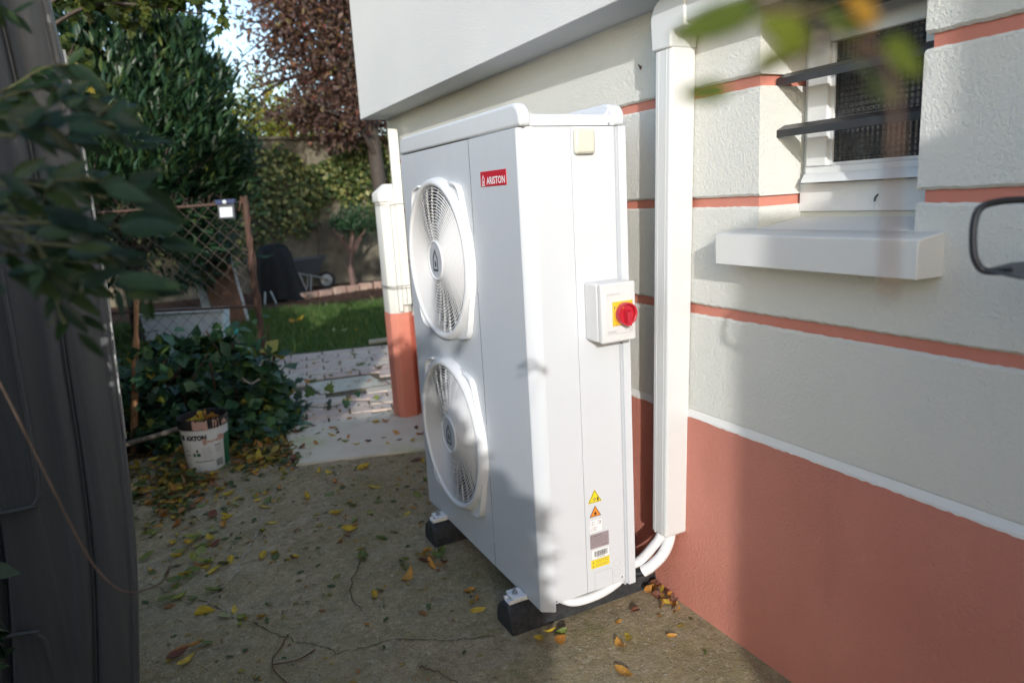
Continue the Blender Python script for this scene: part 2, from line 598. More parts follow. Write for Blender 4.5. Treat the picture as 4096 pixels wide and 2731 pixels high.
# leaf templates: (verts, quads); leaf lies in XY, tip along +Y, unit length
def leaf_template(w=0.3, fold=0.06, droop=0.1, n=3):
    vs_, fs_ = [], []
    for i in range(n + 1):
        s = i / n
        ww = w * math.sin(math.pi * min(1, (0.04 + 0.96 * s) ** 0.8)) * 0.5 + 0.006
        z = -droop * s * s
        vs_ += [(-ww, s, z + fold * (ww / w) * 2), (0, s, z), (ww, s, z + fold * (ww / w) * 2)]
    for i in range(n):
        for j in range(2):
            a = i * 3 + j
            fs_.append((a, a + 1, a + 4, a + 3))
    return np.array(vs_, float), np.array(fs_, int)


LEAF_LONG = leaf_template(0.26, 0.05, 0.12)
LEAF_OVAL = leaf_template(0.5, 0.06, 0.12)
LEAF_ROUND = leaf_template(0.8, 0.08, 0.15, 2)
LEAF_SMALL = leaf_template(0.5, 0.05, 0.05, 2)


def ivy_template():
    # five-lobed fan built of quads
    pts = [(0, 0), (-.28, -.08), (-.5, .2), (-.3, .34), (-.34, .66), (-.12, .62), (0, 1.0), (.12, .62), (.34, .66), (.3, .34), (.5, .2), (.28, -.08)]
    v = [(x, y, 0.05 * abs(x) - 0.08 * y * y) for x, y in pts]
    v.append((0, 0.35, 0.02))
    c = 12
    f = [(c, 0, 1, 2), (c, 2, 3, 4), (c, 4, 5, 6), (c, 6, 7, 8), (c, 8, 9, 10), (c, 10, 11, 0)]
    return np.array(v, float), np.array(f, int)


LEAF_IVY = ivy_template()


def rot_from(tipdir, nrm):
    """(n,3) arrays -> rotation matrices with Y=tip, Z~normal"""
    y = tipdir / (np.linalg.norm(tipdir, axis=1, keepdims=True) + 1e-9)
    x = np.cross(y, nrm)
    x /= (np.linalg.norm(x, axis=1, keepdims=True) + 1e-9)
    z = np.cross(x, y)
    return np.stack([x, y, z], axis=2)


def scatter(name, mat, tmpl, P, size, tip, nrm, parent=None):
    V0, F0 = tmpl
    n = len(P)
    M = rot_from(tip, nrm)
    V = np.einsum('nij,kj->nki', M, V0) * size[:, None, None] + P[:, None, :]
    F = F0[None] + (np.arange(n) * len(V0))[:, None, None]
    me = fast_mesh(name, V.reshape(-1, 3), F.reshape(-1, F0.shape[1]), mat)
    return link(name, me, parent)


def randdirs(n):
    d = rng.normal(size=(n, 3))
    return d / np.linalg.norm(d, axis=1, keepdims=True)


def clumpy(n, center, radii, nclump=24, spread=0.3, shell=0.55):
    """points in clumps spread through an ellipsoid, more in its outer shell"""
    d = randdirs(nclump)
    r = (shell + (1 - shell) * rng.random(nclump)) ** 1.0
    C = d * r[:, None] * (1 - spread * 0.6)
    w = rng.random(nclump) + 0.5
    idx = rng.choice(nclump, n, p=w / w.sum())
    P = C[idx] + rng.normal(size=(n, 3)) * spread * 0.5
    return P * np.asarray(radii) + np.asarray(center)


def orient(P, center, upb=0.3, rnd=0.7):
    out = P - np.asarray(center)
    out /= (np.linalg.norm(out, axis=1, keepdims=True) + 1e-9)
    tip = out * 0.7 + randdirs(len(P)) * rnd + np.array([0, 0, -0.15])
    nrm = out * 0.5 + randdirs(len(P)) * 0.5 + np.array([0, 0, upb + 0.4])
    return tip, nrm


def text_mesh(s, size, mat, parent, name, origin, xa, ya, align='LEFT', label=None, extrude=0.0, bold=0.0, fit=None):
    cu = bpy.data.curves.new(name, 'FONT')
    cu.body = s
    cu.size = size
    cu.align_x = align
    cu.extrude = extrude
    cu.offset = bold
    cu.resolution_u = 2
    ob = bpy.data.objects.new(name, cu)
    col.objects.link(ob)
    dg = bpy.context.evaluated_depsgraph_get()
    me = bpy.data.meshes.new_from_object(ob.evaluated_get(dg))
    bpy.data.objects.remove(ob)
    if fit:
        xs = [v.co.x for v in me.vertices]
        ys = [v.co.y for v in me.vertices]
        x0, x1, y0, y1 = min(xs), max(xs), min(ys), max(ys)
        for v in me.vertices:
            v.co.x = (v.co.x - x0) * fit[0] / (x1 - x0)
            v.co.y = (v.co.y - y0) * fit[1] / (y1 - y0)
    xa, ya = Vector(xa), Vector(ya)
    za = xa.normalized().cross(ya.normalized())
    M = Matrix((xa, ya, za)).transposed().to_4x4()
    M.translation = Vector(origin)
    me.transform(M)
    setmat(me, mat)
    me.name = name
    o = link(name, me, parent)
    if label:
        o['label'] = label
    return o


def sheet(name, poly, z, mat, thick=0.0, kind='structure', parent=None):
    mb = MB()
    if thick:
        mb.prism([(x, y, z - thick) for x, y in poly], (0, 0, thick))
    else:
        mb.add([(x, y, z) for x, y in poly], [tuple(range(len(poly)))])
    o = mb.build(name, mat, parent)
    if kind and parent is None:
        o['kind'] = kind
        WORLD[o.name] = Matrix.Identity(4)
    return o


# ================================================================== SETTING
ground = sheet('ground', [(-150, -150), (150, -150), (150, 150), (-150, 150)], GZ - 0.07, 'soil')
yard = sheet('yard_pavement', [(-3.2, -3.2), (0.05, -3.2), (0.05, 3.34), (-0.17, 3.37), (-0.83, 3.55), (-0.79, 4.16), (-3.2, 4.3)], GZ, 'concrete_yard', 0.05)


def ribbon(name, pts, w, z, mat, parent, jit=0.3):
    P = [Vector((x, y, 0)) for x, y in pts]
    out = []
    for i in range(len(P) - 1):
        n = max(2, int((P[i + 1] - P[i]).length / 0.012))
        d = (P[i + 1] - P[i]).normalized()
        nn = Vector((-d.y, d.x, 0))
        off = 0
        for k in range(n):
            off = off * 0.8 + random.gauss(0, 0.0035)
            out.append(P[i].lerp(P[i + 1], k / n) + nn * off)
    out.append(P[-1])
    mb = MB()
    vs_ = []
    for i, p in enumerate(out):
        d = (out[min(i + 1, len(out) - 1)] - out[max(i - 1, 0)]).normalized()
        nn = Vector((-d.y, d.x, 0))
        ww = w * (0.35 + random.random() * 1.1) * (0.3 if i in (0, len(out) - 1) else 1)
        vs_ += [(p + nn * ww)[:2] + (z,), (p - nn * ww)[:2] + (z,)]
    mb.add(vs_, [(2 * i, 2 * i + 1, 2 * i + 3, 2 * i + 2) for i in range(len(out) - 1)])
    return mb.build(name, mat, parent)


ribbon('crack', [(-1.60, 2.70), (-1.50, 2.56), (-1.343, 2.347), (-1.25, 2.16), (-1.091, 1.931), (-1.02, 1.82), (-0.849, 1.795), (-0.70, 1.70), (-0.561, 1.639)], 0.0013, GZ + 0.003, 'crack_dark', yard)
ribbon('chalk_line', [(-0.97, 3.3), (-1.027, 3.1), (-1.11, 2.85), (-1.24, 2.506), (-1.36, 2.34)], 0.0032, GZ + 0.004, 'chalk', yard)

slab = sheet('concrete_slab', [(-0.828, 3.551), (-0.17, 3.363), (0.2, 3.26), (0.3, 4.19), (-0.78, 4.20)], GZ + 0.012, 'slab_pale', 0.05)
path = sheet('paved_path', [(-0.95, 4.0), (2.4, 4.0), (2.4, 6.05), (0.62, 6.42), (-0.5, 6.72), (-1.05, 6.85)], GZ - 0.004, 'joint_dirt', 0.05)
lawn = sheet('lawn', [(-4, 6.95), (-1.05, 6.85), (-0.5, 6.72), (0.62, 6.42), (2.4, 6.05), (7, 5.5), (7, 9.3), (1.4, 9.45), (-0.3, 9.9), (-4, 10.3)], GZ + 0.004, 'lawn_soil', 0.05)
bed = sheet('flower_bed', [(-4, 10.28), (-0.3, 9.88), (1.4, 9.43), (7, 9.28), (7, 12.4), (-4, 12.4)], GZ + 0.006, 'soil', 0.06)
sheet('garden_soil', [(-4, 4.25), (-0.93, 4.1), (-1.0, 6.86), (-4, 6.97)], GZ - 0.006, 'soil', 0.05)

# pavers, each its own piece
pm = []
for k in range(4):
    mb = MB()
    L, Wd = 0.272, 0.150
    j = lambda: random.uniform(-0.003, 0.003)
    mb.hexa([(-L / 2 + j(), -Wd / 2 + j(), -0.02), (L / 2 + j(), -Wd / 2 + j(), -0.02), (L / 2 + j(), Wd / 2 + j(), -0.02), (-L / 2 + j(), Wd / 2 + j(), -0.02),
             (-L / 2 + 0.004, -Wd / 2 + 0.004, 0), (L / 2 - 0.004, -Wd / 2 + 0.004, 0), (L / 2 - 0.004, Wd / 2 - 0.004, 0), (-L / 2 + 0.004, Wd / 2 - 0.004, 0)])
    me = bpy.data.meshes.new('paver')
    me.from_pydata(mb.v, [], mb.f)
    setmat(me, 'paver')
    pm.append(me)
ang = R(-11)
ca, sa = math.cos(ang), math.sin(ang)
hatch_poly = [(-0.447, 5.394), (0.089, 5.307), (0.114, 4.864), (-0.414, 4.906)]
def inpoly(x, y, poly):
    c_ = False
    for i in range(len(poly)):
        x0, y0 = poly[i]
        x1, y1 = poly[i - 1]
        if (y0 > y) != (y1 > y) and x < (x1 - x0) * (y - y0) / (y1 - y0) + x0:
            c_ = not c_
    return c_
PATHP = [(-0.93, 4.20), (2.3, 4.20), (2.3, 6.04), (0.62, 6.36), (-0.5, 6.66), (-1.03, 6.79)]
HP = [(-0.52, 5.47), (0.16, 5.37), (0.19, 4.80), (-0.48, 4.83)]
for r_ in range(-4, 26):
    for c_ in range(-8, 12):
        lx = c_ * 0.28 + (0.14 if r_ % 2 else 0)
        ly = r_ * 0.158
        x = -0.8 + lx * ca - ly * sa
        y = 4.15 + lx * sa + ly * ca
        if not inpoly(x, y, PATHP) or inpoly(x, y, HP) or x > 1.35:
            continue
        o = bpy.data.objects.new('paver', random.choice(pm))
        o.location = (x, y, GZ + 0.008 + random.uniform(-0.003, 0.003))
        o.rotation_euler = (random.uniform(-.01, .01), random.uniform(-.01, .01), ang + random.uniform(-.012, .012))
        o.parent = path
        col.objects.link(o)
cv = thing('inspection_cover', (-0.16, 5.12, GZ), 'tan stone inspection cover let into the pink pavers of the path', 'cover')
def inset(poly, d):
    cx = sum(p[0] for p in poly) / len(poly)
    cy_ = sum(p[1] for p in poly) / len(poly)
    return [(x + (cx - x) * d, y + (cy_ - y) * d) for x, y in poly]
MB().prism([(x, y, GZ - 0.03) for x, y in inset(hatch_poly[::-1], 0.09)], (0, 0, 0.034)).build('cover_slab', 'slab_pale', cv, bev=0.003)
for i in range(4):
    a, b = hatch_poly[i], hatch_poly[(i + 1) % 4]
    a2, b2 = inset(hatch_poly, 0.05)[i], inset(hatch_poly, 0.05)[(i + 1) % 4]
    MB().prism([(a[0], a[1], GZ - 0.03), (a2[0], a2[1], GZ - 0.03), (b2[0], b2[1], GZ - 0.03), (b[0], b[1], GZ - 0.03)], (0, 0, 0.040)).build('cover_frame', 'joint_dirt', cv)

# lawn edging
mb = MB()
mb.tube(smoothpath([(0.40, 6.50, GZ + 0.03), (0.62, 6.47, GZ + 0.035), (0.9, 6.50, GZ + 0.035), (1.3, 6.55, GZ + 0.03), (1.9, 6.5, GZ + 0.03)], 6), 0.028, 8)
o = mb.build('lawn_edging', 'kerb_cream', smooth=50)
finish(o, 'cream curved edging strip between the lawn and the paved path', 'edging')

# grass
n = 42000
P = np.zeros((n, 3))
cand = np.stack([rng.uniform(-3.6, 4.2, n * 2), rng.uniform(6.1, 10.2, n * 2)], 1)
LP = [(-4, 6.97), (-1.05, 6.87), (-0.5, 6.74), (0.62, 6.46), (2.4, 6.09), (4.2, 5.9), (4.2, 9.4), (1.4, 9.5), (-0.3, 9.95), (-4, 10.35)]
keep = [i for i in range(len(cand)) if inpoly(cand[i, 0], cand[i, 1], LP)][:n]
P = np.zeros((len(keep), 3))
P[:, :2] = cand[keep]
P[:, 2] = GZ + 0.002
tip = np.stack([rng.normal(0, .5, len(P)), rng.normal(0, .5, len(P)), np.ones(len(P))], 1)
blade = (np.array([(-.045, 0, 0), (.045, 0, 0), (.03, .6, .03), (-.03, .6, .03), (.004, 1, .12), (-.004, 1, .12)], float), np.array([(0, 1, 2, 3), (3, 2, 4, 5)], int))
o = scatter('grass', 'grass_blade', blade, P, rng.uniform(.05, .10, len(P)), tip, randdirs(len(P)) + np.array([0, -1, 0]))
finish(o, 'short green lawn grass beyond the paved path', 'grass', kind='stuff')

# ================================================================== HOUSE
YE = 4.227
house = thing('house', (1.5, 1.3, GZ), 'white rendered house with salmon grooves and a salmon painted plinth', 'house')


def course(name, y0, y1, z0, z1, mat='wall_white', xfront=WX, jitter=0.0012, bevel=0.006, xb=0.25, top=True, bot=True):
    n = max(2, int((y1 - y0) / 0.013))
    vs_, fs_ = [], []
    for i in range(n + 1):
        y = y0 + (y1 - y0) * i / n
        a = random.uniform(-1, 1) * jitter if bot else 0
        b = random.uniform(-1, 1) * jitter if top else 0
        vs_ += [(xb, y, z0), (xfront + bevel, y, z0 + a), (xfront, y, z0 + bevel + a * 1.4), (xfront, y, z1 - bevel + b * 1.4), (xfront + bevel, y, z1 + b), (xb, y, z1)]
    for i in range(n):
        for k in range(6):
            q = (k + 1) % 6
            fs_.append((i * 6 + k, i * 6 + q, (i + 1) * 6 + q, (i + 1) * 6 + k))
    fs_.append(tuple(range(6)))
    fs_.append(tuple(n * 6 + k for k in range(5, -1, -1)))
    mb = MB().add(vs_, fs_)
    return mb.build(name, mat, house, smooth=25)


YL, YR_, YB = 1.183, 0.760, -1.5
course('wall_course', YB, YE, 0.618, 0.919, bot=False)
course('wall_course', YL, YE, 0.947, 1.227)
course('wall_course', YR_, YL, 0.947, 1.150, top=False)
course('wall_course', YB, YR_, 0.947, 1.227)
course('wall_course', YL, YE, 1.253, 1.523)
course('wall_course', YB, YR_, 1.253, 1.523)
course('wall_course', YL, YE, 1.550, 1.810, top=False)
course('wall_course', YB, YR_, 1.550, 1.810, top=False)
course('lintel', YR_, YL, 1.735, 1.812, top=False)
MB().box((WX + 0.011, YB, 0.90), (0.245, YE - 0.011, 0.96)).build('groove_band', 'salmon_groove', house)
for z0, z1 in ((1.215, 1.265), (1.51, 1.562)):
    MB().box((WX + 0.011, YL + 0.010, z0), (0.245, YE - 0.011, z1)).build('groove_band', 'salmon_groove', house)
    MB().box((WX + 0.011, YB, z0), (0.245, YR_ - 0.011, z1)).build('groove_band', 'salmon_groove', house)
course('plinth', YB, YE, GZ - 0.04, 0.604, 'salmon', WX - 0.010, jitter=0.0, bevel=0.001, top=False, bot=False)
# sloping white ledge on top of the plinth
n = 420
vs_, fs_ = [], []
for i in range(n + 1):
    y = YB + (YE - YB) * i / n
    j = random.uniform(-1, 1) * 0.0018
    vs_ += [(WX - 0.011, y, 0.600 + j), (WX - 0.010, y, 0.606), (WX + 0.001, y, 0.6215), (WX + 0.02, y, 0.6215), (WX + 0.02, y, 0.600)]
for i in range(n):
    for k in range(5):
        q = (k + 1) % 5
        fs_.append((i * 5 + k, i * 5 + q, (i + 1) * 5 + q, (i + 1) * 5 + k))
MB().add(vs_, fs_).build('plinth_ledge', 'reveal_white', house, smooth=25)
# body behind
MB().box((0.262, YB, GZ - 0.04), (6, YE - 0.012, 1.79)).build('house_core', 'reveal_white', house)
MB().box((-0.111, -3.2, 1.7975), (6.2, YE + 0.004, 3.5)).build('upper_storey', 'overhang_white', house, bev=0.004)
MB().box((-0.95, -3.2, GZ - 0.04), (6, YB - 0.004, 3.2)).build('shade_wing', 'wall_white', house)  # unseen block added to shade the near end of the house wall
# sill (top slopes to the front)
MB().hexa([(-0.028, 0.696, 1.082), (0.20, 0.696, 1.080), (0.20, 1.253, 1.080), (-0.028, 1.253, 1.082),
           (-0.028, 0.696, 1.161), (0.052, 0.696, 1.171), (0.052, 1.253, 1.171), (-0.028, 1.253, 1.161)]).build('window_sill', 'reveal_white', house, bev=0.003)
MB().prism([(0.0525, YR_ + 0.001, 1.10), (0.24, YR_ + 0.001, 1.10), (0.24, YR_ + 0.001, 1.196), (0.0525, YR_ + 0.001, 1.1715)][::-1], (0, YL - YR_ - 0.002, 0)).build('sill_top', 'reveal_white', house)
MB().box((0.206, YR_ + 0.001, 1.19), (0.26, YL - 0.001, 1.205)).build('sill_joint', 'sensor_cream', house)
MB().box((0.200, YR_ + 0.001, 1.206), (0.26, YL - 0.001, 1.276)).build('window_apron', 'reveal_white', house)
MB().box((0.212, YR_ + 0.001, 1.276), (0.26, YL - 0.001, 1.735)).build('window_surround', 'reveal_white', house)
# window: frame bars + pane
win = MB()
win.box((0.185, 0.787, 1.284), (0.213, 1.155, 1.318))
win.build('window', 'window_pvc', house, bev=0.003, label='small white framed window with rippled dark glass')
wobj = bpy.data.objects['window']
MB().prism([(0.166, 0.79, 1.279), (0.19, 0.79, 1.279), (0.19, 0.79, 1.304), (0.178, 0.79, 1.300)], (0, 0.363, 0)).build('weather_rail', 'window_pvc', wobj, bev=0.0015)
MB().box((0.187, 1.093, 1.319), (0.213, 1.155, 1.69)).build('frame', 'window_pvc', wobj, bev=0.003)
MB().box((0.187, 0.787, 1.319), (0.213, 0.849, 1.69)).build('frame', 'window_pvc', wobj, bev=0.003)
MB().box((0.187, 0.850, 1.610), (0.213, 1.092, 1.69)).build('frame', 'window_pvc', wobj, bev=0.003)
MB().box((0.2045, 0.850, 1.319), (0.2105, 1.092, 1.609)).build('pane', 'ribbed_glass', wobj)
for a, b in (((0.198, 1.084, 1.320), (0.2044, 1.0925, 1.609)), ((0.198, 0.8505, 1.3185), (0.2044, 1.083, 1.326))):
    MB().box(a, b).build('glazing_bead', 'window_pvc', wobj)
# angle-iron bars across the opening
for k, zb in enumerate((1.392, 1.517, 1.642)):
    mb = MB()
    zb += 0.004
    prof = [(0.112, zb), (0.116, zb), (0.116, zb + 0.014), (0.143, zb + 0.027), (0.141, zb + 0.031), (0.112, zb + 0.018)]
    yy0, yy1 = YR_ - 0.004, YL + 0.004
    mb.prism([(x, yy0, z) for x, z in prof], (0, yy1 - yy0, 0))
    mb.build('window_bar', 'bar_black', house, bev=0.0012)
# drip marks / nail
MB().tube([(0.2005, 0.955, 1.243), (0.193, 0.955, 1.238), (0.190, 0.955, 1.228)], 0.0022, 6).build('nail', 'bar_black', house)
MB().add([(WX - 0.001, 1.655, 1.650), (WX - 0.012, 1.662, 1.660), (WX - 0.002, 1.668, 1.651), (WX - 0.004, 1.660, 1.640)], [(0, 1, 3), (1, 2, 3)]).build('wall_debris', 'twig', house)

# unseen wall stub added behind the viewpoint to shade the house wall
lw = thing('shade_wall', (-1.08, -1.56, GZ), 'unseen rendered wall stub added behind the viewpoint to shade the house wall', 'wall')
MB().box((-1.213, -1.66, GZ - 0.03), (-0.953, -1.5, 2.08)).build('wall', 'wall_white', lw, bev=0.02)
MB().box((-1.235, -1.68, 2.081), (-0.953, -1.48, 2.12)).build('coping', 'slab_pale', lw, bev=0.008)

# ------------------------------------------------------------------ cable trunking
tr_ = thing('cable_trunking', (0.0, 1.44, 1.7), 'white plastic cable trunking turning down the wall between heat pump and window', 'trunking')
XF = -0.035
def ty(z):
    return 1.463 - 0.0354 * (z - 0.193)
w_ = 0.073
def trunk_piece(z0, z1, name, grow=0.0):
    mb = MB()
    a0, a1 = ty(z0) - grow, ty(z1) - grow
    W2 = w_ + 2 * grow
    x0 = XF - grow
    mb.hexa([(x0, a0, z0), (WX - 0.001, a0, z0), (WX - 0.001, a0 + W2, z0), (x0, a0 + W2, z0), (x0, a1, z1), (WX - 0.001, a1, z1), (WX - 0.001, a1 + W2, z1), (x0, a1 + W2, z1)])
    return mb.build(name, 'trunk_white', tr_, bev=0.009 if 'cover' in name else 0.007, seg=3)
trunk_piece(0.207, 1.66, 'trunk_cover')
for fr in (0.27, 0.72):
    mb = MB()
    z0, z1 = 0.209, 1.652
    mb.hexa([(XF - 0.0008, ty(z0) + w_ * fr, z0), (XF + 0.004, ty(z0) + w_ * fr, z0), (XF + 0.004, ty(z0) + w_ * fr + 0.004, z0), (XF - 0.0008, ty(z0) + w_ * fr + 0.004, z0),
             (XF - 0.0008, ty(z1) + w_ * fr, z1), (XF + 0.004, ty(z1) + w_ * fr, z1), (XF + 0.004, ty(z1) + w_ * fr + 0.004, z1), (XF - 0.0008, ty(z1) + w_ * fr + 0.004, z1)])
    mb.build('trunk_rib', 'trunk_white', tr_)
# flat elbow: vertical leg up, rounded outer corner, horizontal leg towards the viewer
e0 = 1.4085
prof = [(e0, 1.654), (e0 + 0.082, 1.654), (e0 + 0.086, 1.73)]
for k in range(1, 9):
    a = k / 8 * math.pi / 2
    prof.append((e0 + 0.086 - 0.065 * (1 - math.cos(a)), 1.73 + 0.058 * math.sin(a)))
prof += [(1.352, 1.788), (1.352, 1.695), (e0 - 0.012, 1.695), (e0 - 0.003, 1.690), (e0, 1.680)]
MB().prism([(XF - 0.006, y, z) for y, z in prof], (WX - XF + 0.005, 0, 0)).build('elbow', 'trunk_white', tr_, bev=0.006, seg=3)
MB().box((XF, -0.6, 1.701), (WX - 0.001, 1.36, 1.782)).build('horizontal_run', 'trunk_white', tr_, bev=0.008, seg=3)

# ================================================================== HEAT PUMP
hp = thing('heat_pump', (-0.28, 2.03, 0.04), 'large white two-fan heat pump with grey front beside the house wall', 'heat pump')
X0, X1, Y0, Y1 = -0.444, -0.108, 1.528, 2.528
ZS, ZT = 1.466, 1.530
YSEAM = 1.872
FY, FZ = 2.157, (1.084, 0.447)
HR = 0.258


def panel_with_holes(name, y0, y1, z0, z1, holes, x, mat, parent, thick=0.01):
    """holes: list of (cy, cz, r) stacked vertically; each gets its own cell"""
    mb = MB()
    hs = sorted(holes, key=lambda h: h[1])
    zs = [z0] + [(hs[i][1] + hs[i + 1][1]) / 2 for i in range(len(hs) - 1)] + [z1]
    NS = 96
    for k, (cy_, cz, r) in enumerate(hs):
        a, b = zs[k], zs[k + 1]
        angs = [2 * math.pi * s / NS for s in range(NS)]
        for (yy, zz) in ((y0, a), (y1, a), (y1, b), (y0, b)):
            angs.append(math.atan2(zz - cz, yy - cy_) % (2 * math.pi))
        angs = sorted(set(round(q, 6) for q in angs))
        inner, outer = [], []
        for q in angs:
            c_, s_ = math.cos(q), math.sin(q)
            inner.append((x, cy_ + r * c_, cz + r * s_))
            tt = min([((y1 if c_ > 0 else y0) - cy_) / c_ if abs(c_) > 1e-6 else 9, ((b if s_ > 0 else a) - cz) / s_ if abs(s_) > 1e-6 else 9])
            outer.append((x, cy_ + tt * c_, cz + tt * s_))
        N = len(angs)
        fs = []
        for i in range(N):
            j = (i + 1) % N
            fs.append((i, N + i, N + j, j))
        mb.add(inner + outer, fs)
        mb.add(inner + [(p[0] + 0.02, p[1], p[2]) for p in inner], [(i, (i + 1) % N, N + (i + 1) % N, N + i) for i in range(N)])
    o = mb.build(name, mat, parent)
    bm = bmesh.new()
    bm.from_mesh(o.data)
    bmesh.ops.remove_doubles(bm, verts=bm.verts, dist=1e-5)
    for f in bm.faces:
        if abs(f.normal.x) > 0.9 and f.normal.x > 0:
            f.normal_flip()
    bm.to_mesh(o.data)
    bm.free()
    return o


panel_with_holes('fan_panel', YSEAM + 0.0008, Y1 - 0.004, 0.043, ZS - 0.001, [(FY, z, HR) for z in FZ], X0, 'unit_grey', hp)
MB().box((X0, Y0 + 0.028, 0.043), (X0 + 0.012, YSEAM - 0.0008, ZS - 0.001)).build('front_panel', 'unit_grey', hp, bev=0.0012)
MB().box((X0 + 0.004, YSEAM - 0.003, 0.045), (X0 + 0.008, YSEAM + 0.003, ZS - 0.002)).build('panel_seam', 'seam_dark', hp)
MB().box((X0, Y1 - 0.0035, 0.043), (X1, Y1, ZS - 0.001)).build('far_side_panel', 'unit_white', hp, bev=0.001)
# corner trim (chamfered wrap between the front and the near side)
MB().prism([(X0, Y0 + 0.0275, 0.043), (X0 + 0.003, Y0 + 0.021, 0.043), (X0 + 0.033, Y0 + 0.001, 0.043), (X0 + 0.0395, Y0, 0.043), (X0 + 0.0395, Y0 + 0.0275, 0.043)][::-1], (0, 0, ZS - 0.044)).build('corner_trim', 'unit_white', hp, smooth=35)
# near side panels
MB().box((X0 + 0.0405, Y0 + 0.002, 0.067), (-0.2885, Y0 + 0.02, ZS - 0.001)).build('side_panel', 'unit_white', hp, bev=0.0012)
MB().box((-0.2870, Y0 + 0.002, 0.067), (-0.1455, Y0 + 0.02, ZS - 0.001)).build('service_panel', 'unit_white', hp, bev=0.0012)
MB().box((X0 + 0.04, Y0 + 0.006, 0.069), (-0.146, Y0 + 0.018, ZS - 0.003)).build('panel_seam', 'seam_dark', hp)
# rear corner post with a recessed channel in front of it
MB().prism([(-0.1455, Y0 + 0.002, 0.050), (-0.134, Y0 + 0.011, 0.050), (-0.1335, Y0 - 0.001, 0.050), (-0.108, Y0 - 0.001, 0.050), (-0.108, Y0 + 0.03, 0.050), (-0.1455, Y0 + 0.03, 0.050)], (0, 0, ZS - 0.051)).build('rear_corner_post', 'unit_white', hp, smooth=30)
MB().box((-0.118, Y0 + 0.03, 0.05), (-0.109, Y1 - 0.005, ZS - 0.001)).build('rear_frame', 'unit_white', hp)
MB().box((X0 + 0.05, Y0 + 0.03, 0.072), (-0.125, Y1 - 0.02, 0.085)).build('base_pan', 'unit_white', hp)
MB().box((X0 + 0.15, Y0 + 0.022, 0.086), (X0 + 0.16, Y1 - 0.006, ZS - 0.003)).build('fan_bulkhead', 'inner_dark', hp)
MB().box((X0 + 0.015, YSEAM - 0.02, 0.086), (X0 + 0.149, YSEAM - 0.015, ZS - 0.003)).build('fan_bulkhead', 'inner_dark', hp)


def horn(xa, xb, name, r=0.046):
    prof = [(Y0 - 0.0012, ZS + 0.0008), (Y1 + 0.0012, ZS + 0.0008)]
    for k in range(9):
        a = k / 8 * math.pi / 2
        prof.append((Y1 + 0.0012 - r * (1 - math.cos(a)), ZT - r + r * math.sin(a)))
    for k in range(9):
        a = math.pi / 2 + k / 8 * math.pi / 2
        prof.append((Y0 - 0.0012 + r * (1 + math.cos(a)), ZT - r + r * math.sin(a)))
    return prof


# lid: front bumper, recessed middle, rear bumper
pf = horn(0, 0, '')
MB().prism([(X0 - 0.001, y, z) for y, z in pf][::-1], (0.037, 0, 0)).build('lid_front_lip', 'unit_white', hp, bev=0.010, seg=4)
MB().prism([(-0.150, y, z) for y, z in pf][::-1], (0.042, 0, 0)).build('lid_rear_lip', 'unit_white', hp, bev=0.009, seg=4)
pm2 = [(Y0 + 0.001, ZS + 0.0008), (Y1 - 0.001, ZS + 0.0008)]
for k in range(7):
    a = k / 6 * math.pi / 2
    pm2.append((Y1 - 0.001 - 0.02 * (1 - math.cos(a)), ZT - 0.050 + 0.02 * math.sin(a)))
for k in range(7):
    a = math.pi / 2 + k / 6 * math.pi / 2
    pm2.append((Y0 + 0.001 + 0.02 * (1 + math.cos(a)), ZT - 0.050 + 0.02 * math.sin(a)))
MB().prism([(X0 + 0.03, y, z) for y, z in pm2][::-1], (0.27, 0, 0)).build('lid_top', 'unit_white', hp, smooth=40)
# fillets between the lid top and its lips
for xa, sgn in ((X0 + 0.036, 1), (-0.150, -1)):
    mb = MB()
    mb.prism([(xa, Y0 + 0.022, ZT - 0.031), (xa + sgn * 0.018, Y0 + 0.022, ZT - 0.031), (xa + sgn * 0.006, Y0 + 0.022, ZT - 0.026), (xa, Y0 + 0.022, ZT - 0.014)], (0, 0.956, 0))
    mb.build('lid_fillet', 'unit_white', hp, smooth=60)
MB().box((X0 + 0.012, Y0 + 0.01, ZS - 0.004), (-0.115, Y1 - 0.01, ZS + 0.002)).build('lid_seam', 'seam_dark', hp)
def screw(x, y, z, nrm, parent, r=0.0042, mat='zinc'):
    mb = MB()
    nv = Vector(nrm)
    u_ = nv.orthogonal()
    mb.lathe([(r, -0.002), (r, 0.0008), (r * 0.75, 0.0024), (0.0006, 0.0028)], (x, y, z), nv, u_, 14)
    return mb.build('screw', mat, parent, smooth=50)
screw(-0.163, Y0 + 0.0012, 1.471, (0, -1, 0), hp, 0.0035)
screw(-0.1585, Y0 + 0.002, 0.083, (0, -1, 0), hp, 0.0040)
screw(X0 + 0.044, Y0 + 0.002, 0.075, (0, -1, 0), hp, 0.0028, 'seam_dark')


def house_icon(parent, origin, xa, ya, s, mat, thick=0.0006):
    xa, ya, O = Vector(xa), Vector(ya), Vector(origin)
    za = xa.cross(ya)
    out = [(-0.5, -0.75), (0.5, -0.75), (0.5, 0.25), (0, 0.95), (-0.5, 0.25)]
    inn = [(-0.34, -0.58), (0.34, -0.58), (0.34, 0.19), (0, 0.66), (-0.34, 0.19)]
    P = lambda q, h: O + (xa * q[0] + ya * q[1]) * s + za * h
    n = 5
    vs_ = [P(q, thick) for q in out] + [P(q, thick) for q in inn]
    mb = MB().add(vs_, [(i, (i + 1) % n, n + (i + 1) % n, n + i) for i in range(n)])
    drop = [(-0.15, -0.40), (0.15, -0.40), (0.17, -0.12), (0, 0.16), (-0.17, -0.12)]
    mb.add([P(q, thick) for q in drop], [tuple(range(5))])
    return mb.build('house_emblem', mat, parent)


